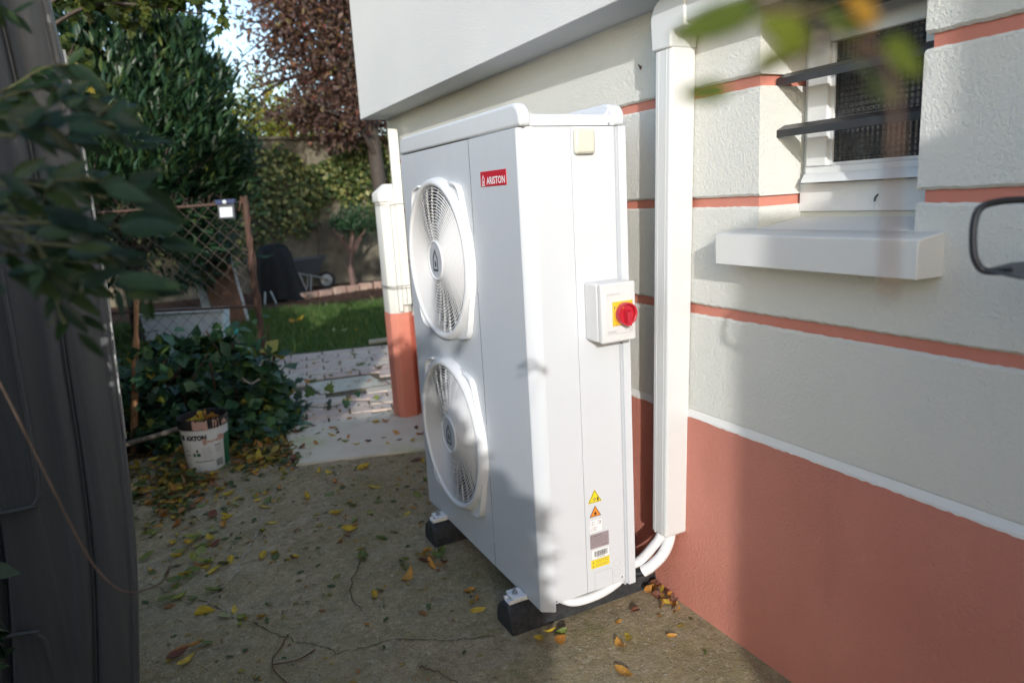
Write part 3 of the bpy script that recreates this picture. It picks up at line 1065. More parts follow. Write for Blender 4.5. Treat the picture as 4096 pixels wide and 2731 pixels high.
FX, FYA = (0, -1, 0), (0, 0, 1)          # reading directions on the front (faces -X)
SX, SYA = (1, 0, 0), (0, 0, 1)           # reading directions on the near side (faces -Y)

for fi, fz in enumerate(FZ):
    C0 = (X0, FY, fz)
    ax, uu = (-1, 0, 0), (0, 0, 1)
    gr = MB().lathe([(0.2835, -0.001), (0.2820, 0.012), (0.2775, 0.024), (0.2705, 0.0305), (0.2645, 0.0320), (0.2585, 0.0300), (0.2545, 0.0235), (0.2530, 0.004), (0.2530, -0.012)], C0, ax, uu, 96).build('fan_grille', 'grille_white', hp, smooth=60)
    ring = MB()
    nr = 17
    for i in range(nr):
        r = 0.0765 + (0.2475 - 0.0765) * i / (nr - 1)
        bow = 0.004 * (1 - ((r - 0.07) / 0.18) ** 2)
        ring.lathe([(r - 0.0010, 0.0200 + bow), (r - 0.0008, 0.0245 + bow), (r + 0.0008, 0.0245 + bow), (r + 0.0010, 0.0200 + bow)], C0, ax, uu, 84, close=True)
    ring.build('grille_rings', 'grille_white', gr, smooth=40)
    vane = MB()
    for k in range(26):
        a = 2 * math.pi * k / 26
        pts = []
        for s in range(7):
            r = 0.066 + (0.2535 - 0.066) * s / 6
            aa = a + 0.22 * (s / 6) ** 1.3
            pts.append((r, aa))
        vs_ = []
        for r, aa in pts:
            for h, da in ((0.0130, -0.0008), (0.0195, -0.0006), (0.0195, 0.0006), (0.0130, 0.0008)):
                th = aa + da / r
                vs_.append((X0 - h, FY - r * math.sin(th), fz + r * math.cos(th)))
        fs_ = [(i * 4 + q, i * 4 + (q + 1) % 4, (i + 1) * 4 + (q + 1) % 4, (i + 1) * 4 + q) for i in range(6) for q in range(4)]
        vane.add(vs_, fs_)
    vane.build('grille_vanes', 'grille_white', gr)
    hub = MB().lathe([(0.072, 0.006), (0.072, 0.026), (0.069, 0.0305), (0.0645, 0.0315), (0.061, 0.029), (0.0605, 0.0275)], C0, ax, uu, 64).build('grille_hub', 'grille_white', gr, smooth=60)
    MB().lathe([(0.0606, 0.0278), (0.03, 0.0278), (0.0004, 0.0278)], C0, ax, uu, 64).build('hub_disc', 'hub_grey', gr)
    house_icon(gr, (X0 - 0.0281, FY, fz - 0.003), FX, FYA, 0.046, 'icon_slate')
    # mounting lugs at the four corners
    for sy in (-1, 1):
        for sz in (-1, 1):
            pts = []
            for a in (18, 27, 36, 45, 54, 63, 72):
                pts.append((0.279 * math.cos(R(a)), 0.279 * math.sin(R(a))))
            outer = [(0.150, 0.262), (0.196, 0.254), (0.214, 0.244), (0.226, 0.226), (0.238, 0.190), (0.264, 0.110)]
            poly = pts + outer
            q = [(X0 - 0.0005, FY + sy * u_, fz + sz * v_) for u_, v_ in poly]
            MB().prism(q, (-0.008, 0, 0)).build('mounting_lug', 'grille_white', gr, bev=0.001)
            rim = [(X0 - 0.011, FY + sy * u_, fz + sz * v_) for u_, v_ in outer]
            mbr = MB()
            vs_ = []
            for u_, v_ in outer:
                l_ = math.hypot(u_, v_)
                ui, vi = u_ * (1 - 0.007 / l_), v_ * (1 - 0.007 / l_)
                vs_ += [(X0 - 0.0005, FY + sy * u_, fz + sz * v_), (X0 - 0.020, FY + sy * u_ * 0.995, fz + sz * v_ * 0.995), (X0 - 0.020, FY + sy * ui, fz + sz * vi), (X0 - 0.0005, FY + sy * ui, fz + sz * vi)]
            no = len(outer)
            fs_ = [(i * 4 + a_, i * 4 + (a_ + 1) % 4, (i + 1) * 4 + (a_ + 1) % 4, (i + 1) * 4 + a_) for i in range(no - 1) for a_ in range(4)] + [(0, 1, 2, 3), tuple((no - 1) * 4 + a_ for a_ in (3, 2, 1, 0))]
            mbr.add(vs_, fs_).build('lug_rim', 'grille_white', gr, bev=0.001)
            screw(X0 - 0.009, FY + sy * 0.203, fz + sz * 0.226, (-1, 0, 0), gr, 0.005, 'grille_white')
    # fan behind
    fan = MB().lathe([(0.06, 0), (0.058, 0.05), (0.04, 0.055), (0.001, 0.055)], (X0 + 0.10, FY, fz), ax, uu, 32)
    for k in range(3):
        a0 = R(120 * k + 25 * fi)
        vs_, fs_ = [], []
        for i in range(7):
            r = 0.05 + 0.19 * i / 6
            for j in range(7):
                th = a0 + R(80) * (j / 6 - 0.5) * (0.75 + 0.3 * i / 6) + 0.25 * i / 6
                vs_.append((X0 + 0.085 - 0.045 * (j / 6 - 0.5), FY + r * math.sin(th), fz + r * math.cos(th)))
        for i in range(6):
            for j in range(6):
                fs_.append((i * 7 + j, i * 7 + j + 1, (i + 1) * 7 + j + 1, (i + 1) * 7 + j))
        fan.add(vs_, fs_)
    fan.build('fan', 'blade_grey', hp, smooth=60)

# name badge
bd = MB().box((X0 - 0.0016, 1.623, 1.3205), (X0 + 0.001, 1.793, 1.3635)).build('name_badge', 'logo_red', hp, label='red badge with white house emblem and lettering ARISTON')
text_mesh('ARISTON', 0.03, 'logo_white', bd, 'badge_lettering', (X0 - 0.0021, 1.793 - 0.042, 1.3255), FX, FYA, fit=(0.1215, 0.0215), bold=0.0006)
house_icon(bd, (X0 - 0.0017, 1.793 - 0.0205, 1.3362), FX, FYA, 0.0185, 'logo_white')
# sensor box high on the near side
sb = MB().box((-0.2835, Y0 - 0.017, 1.3905), (-0.2185, Y0 + 0.003, 1.4575)).build('sensor_box', 'sensor_cream', hp, bev=0.014, seg=5, label='small cream sensor box with rounded corners')

# stickers on the near side
YS = Y0 + 0.0013
def side_poly(name, pts, mat, h, parent=hp, label=None):
    mb = MB().prism([(x, YS - h + 0.0004, z) for x, z in pts], (0, -0.0003, 0))
    return mb.build(name, mat, parent, label=label)
def rect(x0, x1, z0, z1):
    return [(x0, z0), (x1, z0), (x1, z1), (x0, z1)]
def tri_pts(cx, z0, w, h, k=0.0):
    return [(cx - w / 2 + k * 1.73, z0 + k), (cx + w / 2 - k * 1.73, z0 + k), (cx, z0 + h - 2 * k)]
s1 = side_poly('warning_triangle', tri_pts(-0.2515, 0.362, 0.046, 0.039, -0.0012), 'sticker_yellow', 0.0006, label='yellow warning triangle with fan and hand')
side_poly('triangle_border', tri_pts(-0.2515, 0.362, 0.046, 0.039, 0.0002), 'print_black', 0.0009, s1)
side_poly('triangle_face', tri_pts(-0.2515, 0.362, 0.046, 0.039, 0.0016), 'sticker_yellow', 0.0012, s1)
fanp = MB()
for k in range(6):
    a = k * math.pi / 3
    c_, s_ = math.cos(a), math.sin(a)
    pts = [(0.0008, 0), (0.004, 0.0016), (0.0068, 0), (0.004, -0.0016)]
    fanp.add([(-0.2530 + u_ * c_ - v_ * s_, YS - 0.00125, 0.3725 + u_ * s_ + v_ * c_) for u_, v_ in pts], [(0, 1, 2, 3)])
fanp.build('fan_pictogram', 'print_dim', s1)
hand = MB()
hand.add([(x, YS - 0.0014, z) for x, z in ((-0.2445, 0.3655), (-0.2385, 0.3655), (-0.2390, 0.3725), (-0.2370, 0.3760), (-0.2385, 0.3765), (-0.2405, 0.3740), (-0.2412, 0.3780), (-0.2425, 0.3780), (-0.2430, 0.3740), (-0.2445, 0.3765), (-0.2455, 0.3755), (-0.2440, 0.3715))], [tuple(range(12))])
hand.build('hand_pictogram', 'print_black', s1)
s2 = side_poly('flame_triangle', tri_pts(-0.2515, 0.3155, 0.040, 0.034, -0.0006), 'print_black', 0.0006, label='orange warning triangle with black flame')
side_poly('triangle_face', tri_pts(-0.2515, 0.3155, 0.040, 0.034, 0.0013), 'sticker_orange', 0.0009, s2)
side_poly('flame_pictogram', [(-0.2545, 0.3215), (-0.2485, 0.3215), (-0.2468, 0.3255), (-0.2483, 0.3290), (-0.2495, 0.3268), (-0.2505, 0.3325), (-0.2528, 0.3285), (-0.2538, 0.3300), (-0.2562, 0.3250)], 'print_black', 0.0012, s2)
side_poly('flame_pictogram', [(-0.2575, 0.3190), (-0.2455, 0.3190), (-0.2455, 0.3198), (-0.2575, 0.3198)], 'print_black', 0.0012, s2)
s3 = side_poly('manual_sticker', rect(-0.2735, -0.2270, 0.2630, 0.3050), 'sticker_white', 0.0005, label='small white sticker with manual pictograms')
pic = MB()
def frame2(mb, x0, x1, z0, z1, t_=0.0006, h=0.0009):
    for a in (rect(x0, x1, z0, z0 + t_), rect(x0, x1, z1 - t_, z1), rect(x0, x0 + t_, z0 + t_, z1 - t_), rect(x1 - t_, x1, z0 + t_, z1 - t_)):
        mb.add([(x, YS - h, z) for x, z in a], [(0, 1, 2, 3)])
frame2(pic, -0.2735, -0.2270, 0.2630, 0.3050, 0.0003)
frame2(pic, -0.2690, -0.2620, 0.2880, 0.2995)
frame2(pic, -0.2618, -0.2548, 0.2880, 0.2995)
frame2(pic, -0.2470, -0.2395, 0.2885, 0.3000)
frame2(pic, -0.2393, -0.2318, 0.2885, 0.3000)
pic.add([(x, YS - 0.0009, z) for x, z in ((-0.2362, 0.290), (-0.2342, 0.290), (-0.2342, 0.298), (-0.2362, 0.298))], [(0, 1, 2, 3)])
for a in (((-0.270, 0.270), (-0.250, 0.270)), ((-0.266, 0.280), (-0.246, 0.280)), ((-0.270, 0.270), (-0.266, 0.280)), ((-0.250, 0.270), (-0.246, 0.280)), ((-0.259, 0.270), (-0.255, 0.280)), ((-0.264, 0.275), (-0.252, 0.275))):
    (xa, za), (xb, zb) = a
    d = Vector((xb - xa, zb - za)).normalized() * 0.0004
    pic.add([(xa + d.y, YS - 0.0009, za - d.x), (xb + d.y, YS - 0.0009, zb - d.x), (xb - d.y, YS - 0.0009, zb + d.x), (xa - d.y, YS - 0.0009, za + d.x)], [(0, 1, 2, 3)])
pic.build('manual_pictograms', 'print_black', s3)
s4 = side_poly('rating_plate', rect(-0.2735, -0.2045, 0.2100, 0.2575), 'sticker_grey', 0.0006, label='mauve grey rating plate with fine print')
text_mesh('ARISTON', 0.01, 'print_black', s4, 'plate_lettering', (-0.2620, YS - 0.0009, 0.2485), SX, SYA, fit=(0.030, 0.0042))
house_icon(s4, (-0.2665, YS - 0.0004, 0.2503), SX, SYA, 0.0035, 'print_black')
fp = MB()
random.seed(21)
for r_ in range(8):
    z = 0.2440 - r_ * 0.0038
    x = -0.2690
    while x < -0.211:
        l_ = random.uniform(0.003, 0.011)
        fp.add([(q, YS - 0.0009, w) for q, w in rect(x, min(x + l_, -0.2085), z, z + 0.0009)], [(0, 1, 2, 3)])
        x += l_ + random.uniform(0.0015, 0.007)
fp.add([(q, YS - 0.0009, w) for q, w in rect(-0.2715, -0.2685, 0.2405, 0.2435)], [(0, 1, 2, 3)])
fp.build('fine_print', 'print_dim', s4)
text_mesh('X CE', 0.01, 'print_black', s4, 'plate_marks', (-0.2300, YS - 0.0009, 0.2130), SX, SYA, fit=(0.018, 0.0040))
s5 = side_poly('barcode_sticker', rect(-0.2675, -0.2055, 0.1750, 0.2040), 'sticker_white', 0.0006, label='white barcode sticker')
bc = MB()
x = -0.2600
while x < -0.2115:
    l_ = random.choice((0.0005, 0.0005, 0.001, 0.0016))
    bc.add([(q, YS - 0.0009, w) for q, w in rect(x, x + l_, 0.1815, 0.2000)], [(0, 1, 2, 3)])
    x += l_ + random.choice((0.0006, 0.0006, 0.0012))
bc.add([(q, YS - 0.0009, w) for q, w in rect(-0.252, -0.220, 0.1778, 0.1790)], [(0, 1, 2, 3)])
bc.build('barcode', 'print_black', s5)
s6 = side_poly('caution_sticker', rect(-0.2725, -0.2045, 0.1435, 0.1715), 'sticker_yellow', 0.0006, label='yellow caution sticker with two small triangles')
cp = MB()
for zc in (0.1475, 0.1605):
    o_ = tri_pts(-0.2640, zc, 0.0085, 0.0075)
    i_ = tri_pts(-0.2640, zc, 0.0085, 0.0075, 0.0009)
    cp.add([(q, YS - 0.0009, w) for q, w in o_ + i_], [(0, 1, 4, 3), (1, 2, 5, 4), (2, 0, 3, 5)])
    cp.add([(q, YS - 0.0009, w) for q, w in rect(-0.2644, -0.2636, zc + 0.0018, zc + 0.005)], [(0, 1, 2, 3)])
    for r_ in range(4):
        z = zc + 0.0075 - r_ * 0.0024
        x = -0.2560
        xe = random.uniform(-0.216, -0.209)
        while x < xe:
            l_ = random.uniform(0.002, 0.007)
            cp.add([(q, YS - 0.0009, w) for q, w in rect(x, x + l_, z, z + 0.0007)], [(0, 1, 2, 3)])
            x += l_ + 0.0012
cp.build('caution_print', 'print_dim', s6)
# knock-outs and service flap outline
ko = MB()
for zc in (0.1375, 0.1045):
    ko.lathe([(0.0118, 0.0002), (0.0124, 0.0002)], (-0.1765, YS + 0.0006, zc), (0, -1, 0), (0, 0, 1), 40)
ko.build('knockout', 'print_grey', hp)
fl = MB()
pts = [(-0.2605, 0.069)]
pts += [(-0.2605 + 0.009 * (1 - math.cos(a)), 0.1185 + 0.009 * math.sin(a)) for a in [k / 6 * math.pi / 2 for k in range(7)]]
pts += [(-0.1940 - 0.009 * (1 - math.sin(a)), 0.1185 + 0.009 * math.cos(a)) for a in [k / 6 * math.pi / 2 for k in range(7)]]
pts += [(-0.1940, 0.069)]
vs_ = []
for i, (x, z) in enumerate(pts):
    a = pts[max(i - 1, 0)]
    b = pts[min(i + 1, len(pts) - 1)]
    d = Vector((b[0] - a[0], b[1] - a[1])).normalized() * 0.00045
    vs_ += [(x - d.y, YS + 0.0004, z + d.x), (x + d.y, YS + 0.0004, z - d.x)]
fl.add(vs_, [(2 * i, 2 * i + 1, 2 * i + 3, 2 * i + 2) for i in range(len(pts) - 1)]).build('flap_outline', 'print_grey', hp)

# rubber supports and the brackets on them
def foot(y0, y1, label):
    ft = thing('rubber_support', (-0.23, (y0 + y1) / 2, GZ), label, 'support', 'rubber supports under the heat pump')
    mb = MB()
    prof = [(0.0, 0.0), (0.0, 0.030), (0.004, 0.050), (0.013, 0.068), (0.026, 0.080), (0.042, 0.086)]
    W_ = y1 - y0
    pr = [(y0 + a, GZ + b) for a, b in prof] + [(y1 - a, GZ + b) for a, b in prof[::-1]]
    xs = [(-0.516, 0.92), (-0.508, 0.99), (-0.495, 1.0), (-0.2, 1.0), (0.022, 1.0), (0.036, 0.97), (0.042, 0.85)]
    cy_ = (y0 + y1) / 2
    vs_, fs_ = [], []
    n_ = len(pr)
    for x, s in xs:
        for y, z in pr:
            vs_.append((x, cy_ + (y - cy_) * (0.6 + 0.4 * s), GZ + (z - GZ) * (s if z > GZ + 0.01 else 1)))
    for i in range(len(xs) - 1):
        for k in range(n_):
            q = (k + 1) % n_
            fs_.append((i * n_ + k, i * n_ + q, (i + 1) * n_ + q, (i + 1) * n_ + k))
    fs_ += [tuple(range(n_)), tuple((len(xs) - 1) * n_ + k for k in range(n_ - 1, -1, -1))]
    mb.add(vs_, fs_).build('rubber_block', 'rubber', ft, smooth=40)
    r1 = MB()
    r1.box((-0.505, cy_ - 0.020, GZ + 0.0855), (-0.03, cy_ + 0.020, GZ + 0.0885))
    r1.box((-0.505, cy_ - 0.020, GZ + 0.0886), (-0.03, cy_ - 0.013, GZ + 0.098))
    r1.box((-0.505, cy_ + 0.013, GZ + 0.0886), (-0.03, cy_ + 0.020, GZ + 0.098))
    r1.build('mounting_rail', 'plastic_white', ft)
    br = MB().box((-0.492, cy_ - 0.030, GZ + 0.0985), (-0.446, cy_ + 0.030, GZ + 0.107)).build('bracket', 'plastic_white', hp, bev=0.0015)
    bt = MB()
    bt.lathe([(0.0105, 0.0), (0.0105, 0.0018), (0.0085, 0.002), (0.0085, 0.007), (0.0048, 0.0072), (0.0045, 0.017), (0.0005, 0.0175)], (-0.474, cy_ + 0.002, GZ + 0.107), (0, 0, 1), (1, 0, 0), 6)
    bt.build('bolt', 'zinc', br)
foot(1.612, 1.722, 'black rubber support block under the near end of the heat pump')
foot(2.288, 2.398, 'black rubber support block under the far end of the heat pump')

# pipes
pp = thing('insulated_pipe', (-0.02, 1.50, 0.2), 'thinner white foam covered pipe nearer the heat pump, leading up into the trunking', 'pipe', 'insulated pipes')
MB().tube(smoothpath([(-0.085, 1.585, 0.075), (-0.060, 1.565, 0.095), (-0.035, 1.535, 0.145), (-0.018, 1.510, 0.195), (-0.010, 1.500, 0.26)], 6), 0.0155, 14).build('foam_sleeve', 'foam_white', pp, smooth=60)
MB().tube([(-0.108, 1.60, 0.062), (-0.084, 1.586, 0.074)], 0.009, 10).build('pipe_end', 'metal_dark', pp, smooth=60)
pp = thing('insulated_pipe', (0.0, 1.48, 0.2), 'thick white foam covered pipe nearer the window, leading up into the trunking', 'pipe', 'insulated pipes')
MB().tube(smoothpath([(-0.062, 1.550, 0.062), (-0.040, 1.536, 0.080), (-0.010, 1.512, 0.125), (0.006, 1.496, 0.185), (0.010, 1.493, 0.26)], 6), 0.0180, 14).build('foam_sleeve', 'foam_white', pp, smooth=60)
MB().tube([(-0.095, 1.562, 0.055), (-0.061, 1.546, 0.061)], 0.011, 10).build('pipe_end', 'metal_dark', pp, smooth=60)
o = MB().tube(smoothpath([(-0.372, 1.60, 0.06), (-0.350, 1.565, 0.046), (-0.31, 1.550, 0.038), (-0.24, 1.546, 0.040), (-0.18, 1.550, 0.050), (-0.14, 1.562, 0.060), (-0.12, 1.59, 0.066)], 6), 0.0150, 14).build('drain_hose', 'foam_white', None, smooth=60)
finish(o, 'white corrugated hose sagging below the near side of the heat pump', 'hose')

# ------------------------------------------------------------------ isolator switch
sw = thing('isolator_switch', (-0.205, Y0, 0.868), 'white isolator box with red rotary knob on the near side of the heat pump', 'switch')
yb, yf = Y0 + 0.001, 1.440
MB().box((-0.264, yb, 0.869), (-0.149, yf + 0.022, 1.037)).build('housing', 'switch_white', sw, bev=0.007, seg=3)
prof = [(-0.264, yf + 0.021), (-0.264, yf + 0.008), (-0.256, yf), (-0.157, yf), (-0.149, yf + 0.008), (-0.149, yf + 0.021)]
MB().box((-0.2645, yf + 0.021, 0.8685), (-0.1485, yf, 1.0375)).build('cover', 'switch_white', sw, bev=0.006, seg=3)
MB().box((-0.2535, yf + 0.004, 0.892), (-0.1595, yf - 0.0022, 1.016)).build('cover_face', 'switch_white', sw, bev=0.002)
for z in (1.026, 0.880):
    MB().lathe([(0.0062, -0.006), (0.0062, 0.0012), (0.0048, 0.0014), (0.0046, -0.003), (0.0004, -0.003)], (-0.206, yf, z), (0, -1, 0), (0, 0, 1), 20).build('cover_screw', 'switch_white', sw, smooth=40)
text_mesh('CLIMA', 0.01, 'print_grey', sw, 'lettering', (-0.2480, yf - 0.0026, 1.0035), SX, SYA, fit=(0.018, 0.0045))
text_mesh('concept', 0.01, 'print_grey', sw, 'lettering', (-0.2230, yf - 0.0026, 1.0030), SX, SYA, fit=(0.020, 0.0048))
mb = MB()
for k in range(3):
    a = k * math.pi / 3
    c_, s_ = math.cos(a), math.sin(a)
    mb.add([(-0.2265 + u_ * c_ - v_ * s_, yf - 0.0026, 1.0058 + u_ * s_ + v_ * c_) for u_, v_ in ((-0.0023, -0.0004), (0.0023, -0.0004), (0.0023, 0.0004), (-0.0023, 0.0004))], [(0, 1, 2, 3)])
mb.build('snowflake_mark', 'print_grey', sw)
text_mesh('UNIVERSEL', 0.01, 'print_grey', sw, 'lettering', (-0.2475, yf - 0.0026, 0.8965), SX, SYA, fit=(0.030, 0.0072))
text_mesh('32A/25A/20A/16A', 0.01, 'print_grey', sw, 'lettering', (-0.1890, yf - 0.0026, 0.9030), SX, SYA, fit=(0.0270, 0.0042))
text_mesh('4p/3p/2p', 0.01, 'print_grey', sw, 'lettering', (-0.1750, yf - 0.0026, 0.8965), SX, SYA, fit=(0.0130, 0.0040))
KC = (-0.1975, 0.951)
pl = MB().box((KC[0] - 0.034, yf - 0.0022, KC[1] - 0.034), (KC[0] + 0.034, yf - 0.0062, KC[1] + 0.034)).build('yellow_plate', 'plate_yellow', sw, bev=0.0015)
MB().lathe([(0.0325, 0.006), (0.0325, 0.014), (0.029, 0.0145)], (KC[0], yf, KC[1]), (0, -1, 0), (0, 0, 1), 48).build('plate_collar', 'plate_yellow', sw, smooth=40)
MB().box((KC[0] - 0.0295, yf - 0.0063, KC[1] + 0.014), (KC[0] - 0.0265, yf - 0.0072, KC[1] + 0.022)).build('plate_slot', 'print_dim', pl)
MB().add([(x, yf - 0.0066, z) for x, z in ((KC[0] - 0.028, KC[1] - 0.0310), (KC[0] - 0.024, KC[1] - 0.0306), (KC[0] - 0.0225, KC[1] - 0.0293), (KC[0] - 0.020, KC[1] - 0.0303), (KC[0] - 0.018, KC[1] - 0.0308), (KC[0] - 0.023, KC[1] - 0.0312))], [tuple(range(6))]).build('bolt_mark', 'print_black', pl)
kn = MB().lathe([(0.0315, 0.0143), (0.0320, 0.028), (0.0310, 0.0315), (0.0285, 0.0318), (0.0262, 0.0300), (0.0250, 0.0200), (0.0004, 0.0190)], (KC[0], yf, KC[1]), (0, -1, 0), (0, 0, 1), 64).build('knob', 'knob_red', sw, smooth=45)
mb = MB()
mb.hexa([(KC[0] - 0.0085, yf - 0.0175, KC[1] - 0.0335), (KC[0] + 0.0085, yf - 0.0175, KC[1] - 0.0335), (KC[0] + 0.0085, yf - 0.0175, KC[1] + 0.013), (KC[0] - 0.0085, yf - 0.0175, KC[1] + 0.013),
         (KC[0] - 0.0070, yf - 0.0385, KC[1] - 0.0325), (KC[0] + 0.0070, yf - 0.0385, KC[1] - 0.0325), (KC[0] + 0.0070, yf - 0.0385, KC[1] + 0.005), (KC[0] - 0.0070, yf - 0.0385, KC[1] + 0.005)])
mb.build('knob_handle', 'knob_red', kn, bev=0.0012)
screw(KC[0] + 0.0095, yf - 0.0205, KC[1] + 0.004, (0, -1, 0), kn, 0.0028)
MB().lathe([(0.0034, 0.0205), (0.0034, 0.0220), (0.0018, 0.0222), (0.0018, 0.0195)], (KC[0] - 0.011, yf, KC[1] + 0.019), (0, -1, 0), (0, 0, 1), 6).build('lock_hole', 'plate_yellow', kn)

# ================================================================== GATE POST
gp = thing('gate_post', (-0.02, 4.08, GZ), 'white chamfered concrete gate post with salmon base beyond the heat pump', 'post')
def octo(x0, x1, y0, y1, ch, z):
    return [(x0 + ch, y0, z), (x1 - ch, y0, z), (x1, y0 + ch, z), (x1, y1 - ch, z), (x1 - ch, y1, z), (x0 + ch, y1, z), (x0, y1 - ch, z), (x0, y0 + ch, z)]
PX0, PX1, PY0, PY1 = -0.102, 0.040, 3.98, 4.16
MB().prism(octo(PX0, PX1, PY0, PY1, 0.032, GZ - 0.02), (0, 0, 0.625 - GZ + 0.02)).build('painted_base', 'post_salmon', gp, bev=0.003)
MB().prism(octo(PX0 + .001, PX1 - .001, PY0 + .001, PY1 - .001, 0.032, 0.6255), (0, 0, 0.675)).build('shaft', 'post_white', gp, bev=0.003)
MB().prism(octo(PX0 - .009, PX1 + .001, PY0 - .009, PY1 + .009, 0.034, 1.301), (0, 0, 0.052)).build('cap', 'post_white', gp, bev=0.004)
lo = octo(PX0 - .009, PX1 + .001, PY0 - .009, PY1 + .009, 0.034, 1.3535)
hi = octo(PX0 + .045, PX1 - .03, PY0 + .05, PY1 - .05, 0.02, 1.405)
MB().add(lo + hi, [tuple(range(7, -1, -1)), tuple(range(8, 16))] + [(i, (i + 1) % 8, 8 + (i + 1) % 8, 8 + i) for i in range(8)]).build('cap_top', 'post_white', gp)
MB().box((-0.031, 3.942, 0.68), (0.022, 3.9695, 1.714)).build('plank', 'post_white', gp, bev=0.003)
MB().box((-0.056, 3.950, 0.64), (-0.0325, 3.979, 1.298)).build('plank', 'post_white', gp, bev=0.002)
for z in (1.285, 0.80, 0.785):
    pts = [(x, y, z + random.uniform(-.006, .006)) for x, y, _ in octo(PX0 - .004, PX1 + .004, 3.938, PY1 + .004, 0.036, 0)]
    pts.append(pts[0])
    MB().tube(smoothpath(pts, 3), 0.0022, 5).build('tie_wire', 'wire_grey', gp)
MB().tube([(-0.01, 3.937, 0.79), (-0.006, 3.934, 0.74), (-0.01, 3.936, 0.69)], 0.002, 5).build('tie_wire', 'wire_grey', gp)

# ================================================================== CHAIN LINK GATE
ga = thing('chain_link_gate', (-1.18, 6.02, GZ), 'rusty framed chain link gate standing open in front of the laurel', 'gate')
A, Bp = Vector((-0.660, 5.770, 0)), Vector((-2.02, 6.44, 0))
dg_ = (Bp - A).normalized()
LG = (Bp - A).length
def gpt(s, z):
    p = A + dg_ * s
    return (p.x, p.y, z)
MB().tube([gpt(0, GZ - 0.02), gpt(0.004, 0.7), gpt(-0.006, 1.40)], 0.020, 10).build('gate_stile', 'rust', ga, smooth=50)
MB().tube([gpt(LG, GZ - 0.02), gpt(LG, 1.38)], 0.018, 10).build('gate_stile', 'rust', ga, smooth=50)
MB().tube([gpt(0, 1.365), gpt(LG * .5, 1.35), gpt(LG, 1.345)], 0.012, 8).build('gate_rail', 'rust', ga, smooth=50)
MB().tube([gpt(0, 0.545), gpt(LG * .5, 0.552), gpt(LG, 0.56)], 0.011, 8).build('gate_rail', 'rust', ga, smooth=50)
MB().tube([gpt(0, 0.0), gpt(LG, 0.02)], 0.011, 8).build('gate_rail', 'rust', ga, smooth=50)
mesh_w = MB()
P_ = 0.058
nz = int(1.40 / P_)
nrm_g = Vector((-dg_.y, dg_.x, 0))
k = 0
s = 0.03
while s < LG - 0.03:
    pts = []
    for i in range(nz + 1):
        a = s + (P_ * 0.5 if (i + k) % 2 else -P_ * 0.5) * 0.98
        q = Vector(gpt(a, 0.0 + i * P_)) + nrm_g * (0.0025 if (i % 2) else -0.0025)
        pts.append(q)
    mesh_w.tube(pts, 0.0026, 4, False)
    s += P_
    k += 1
o = mesh_w.build('wire_mesh', 'wire_rust', ga)
for i in range(26):
    wt = MB()
    s = random.uniform(0.05, LG - 0.1)
    b = Vector(gpt(s, 1.35))
    wt.tube([b, b + Vector((random.uniform(-.015, .015), 0, 0.05)), b + Vector((random.uniform(-.05, .05), 0, random.uniform(.06, .12)))], 0.0016, 4)
    wt.build('wire_end', 'rust', ga)

sol = thing('solar_light', (-0.785, 5.80, 1.26), 'small black solar lamp with a lit-looking led grid hung on the gate', 'lamp')
lx = Vector((-dg_.x, -dg_.y, 0))       # to the right as seen from the yard
ln = Vector((-dg_.y, dg_.x, 0))
if ln.y > 0:
    ln = -ln
LO = Vector((-0.842, 5.812, 1.245)) + ln * 0.025
def lbox(u0, u1, v0, v1, w0, w1, tilt=0.0):
    pts = []
    for v in (v0, v1):
        for (u_, w) in ((u0, w0), (u1, w0), (u1, w1), (u0, w1)):
            pts.append(LO + lx * u_ + Vector((0, 0, v)) + ln * (w + tilt * (0.14 - v)))
    return pts
MB().hexa(lbox(0.005, 0.135, 0.0, 0.112, 0.0, 0.03, 0.1)).build('lamp_body', 'lamp_black', sol, bev=0.004)
MB().hexa(lbox(-0.004, 0.143, 0.113, 0.147, -0.01, 0.045)).build('solar_panel', 'cell_blue', sol, bev=0.003)
MB().hexa(lbox(0.021, 0.119, 0.014, 0.090, 0.0302, 0.032, 0.1)).build('lens', 'hub_grey', sol)
for i in range(4):
    for j in range(3):
        MB().hexa(lbox(0.026 + i * 0.0225, 0.044 + i * 0.0225, 0.019 + j * 0.023, 0.037 + j * 0.023, 0.0322, 0.0335, 0.1)).build('led', 'lamp_led', sol)
mb = MB()
c_ = LO + lx * 0.069 + Vector((0, 0, 0.128)) + ln * 0.043
mb.lathe([(0.016, 0), (0.0145, 0.008), (0.009, 0.014), (0.001, 0.016)], c_, ln, (0, 0, 1), 16)
mb.build('motion_sensor', 'lamp_led', sol, smooth=60)

dv = thing('dry_vine', (-0.66, 5.75, GZ), 'dry brown vine stems twisted round the rusty gate post', 'vine')
for q in range(4):
    pts = []
    for i in range(26):
        z = GZ + 1.46 * i / 25
        a = i * 0.55 + q * 1.7
        pts.append((A.x + 0.024 * math.cos(a) + random.uniform(-.006, .006), A.y + 0.024 * math.sin(a) + random.uniform(-.006, .006), z))
    if q == 1:
        pts += [(A.x - 0.05, A.y - 0.02, 1.30), (A.x - 0.09, A.y - 0.02, 1.36)]
    MB().tube(smoothpath(pts, 2), 0.0055 - q * 0.0007, 6).build('stem', 'twig_red', dv, smooth=60)
Pv = np.array([(A.x + random.uniform(-.05, .05), A.y - 0.03 + random.uniform(-.03, .03), z) for z in (0.50, 0.47, 0.44, 0.52, 0.30, 0.24, 0.2, 0.15, 0.12, 0.1, 0.05)])
tp, nm_ = orient(Pv, (A.x, A.y + 0.3, 0.3))
scatter('leaves', 'leaf_ivy', LEAF_IVY, Pv, np.full(len(Pv), 0.06), tp, nm_, dv)

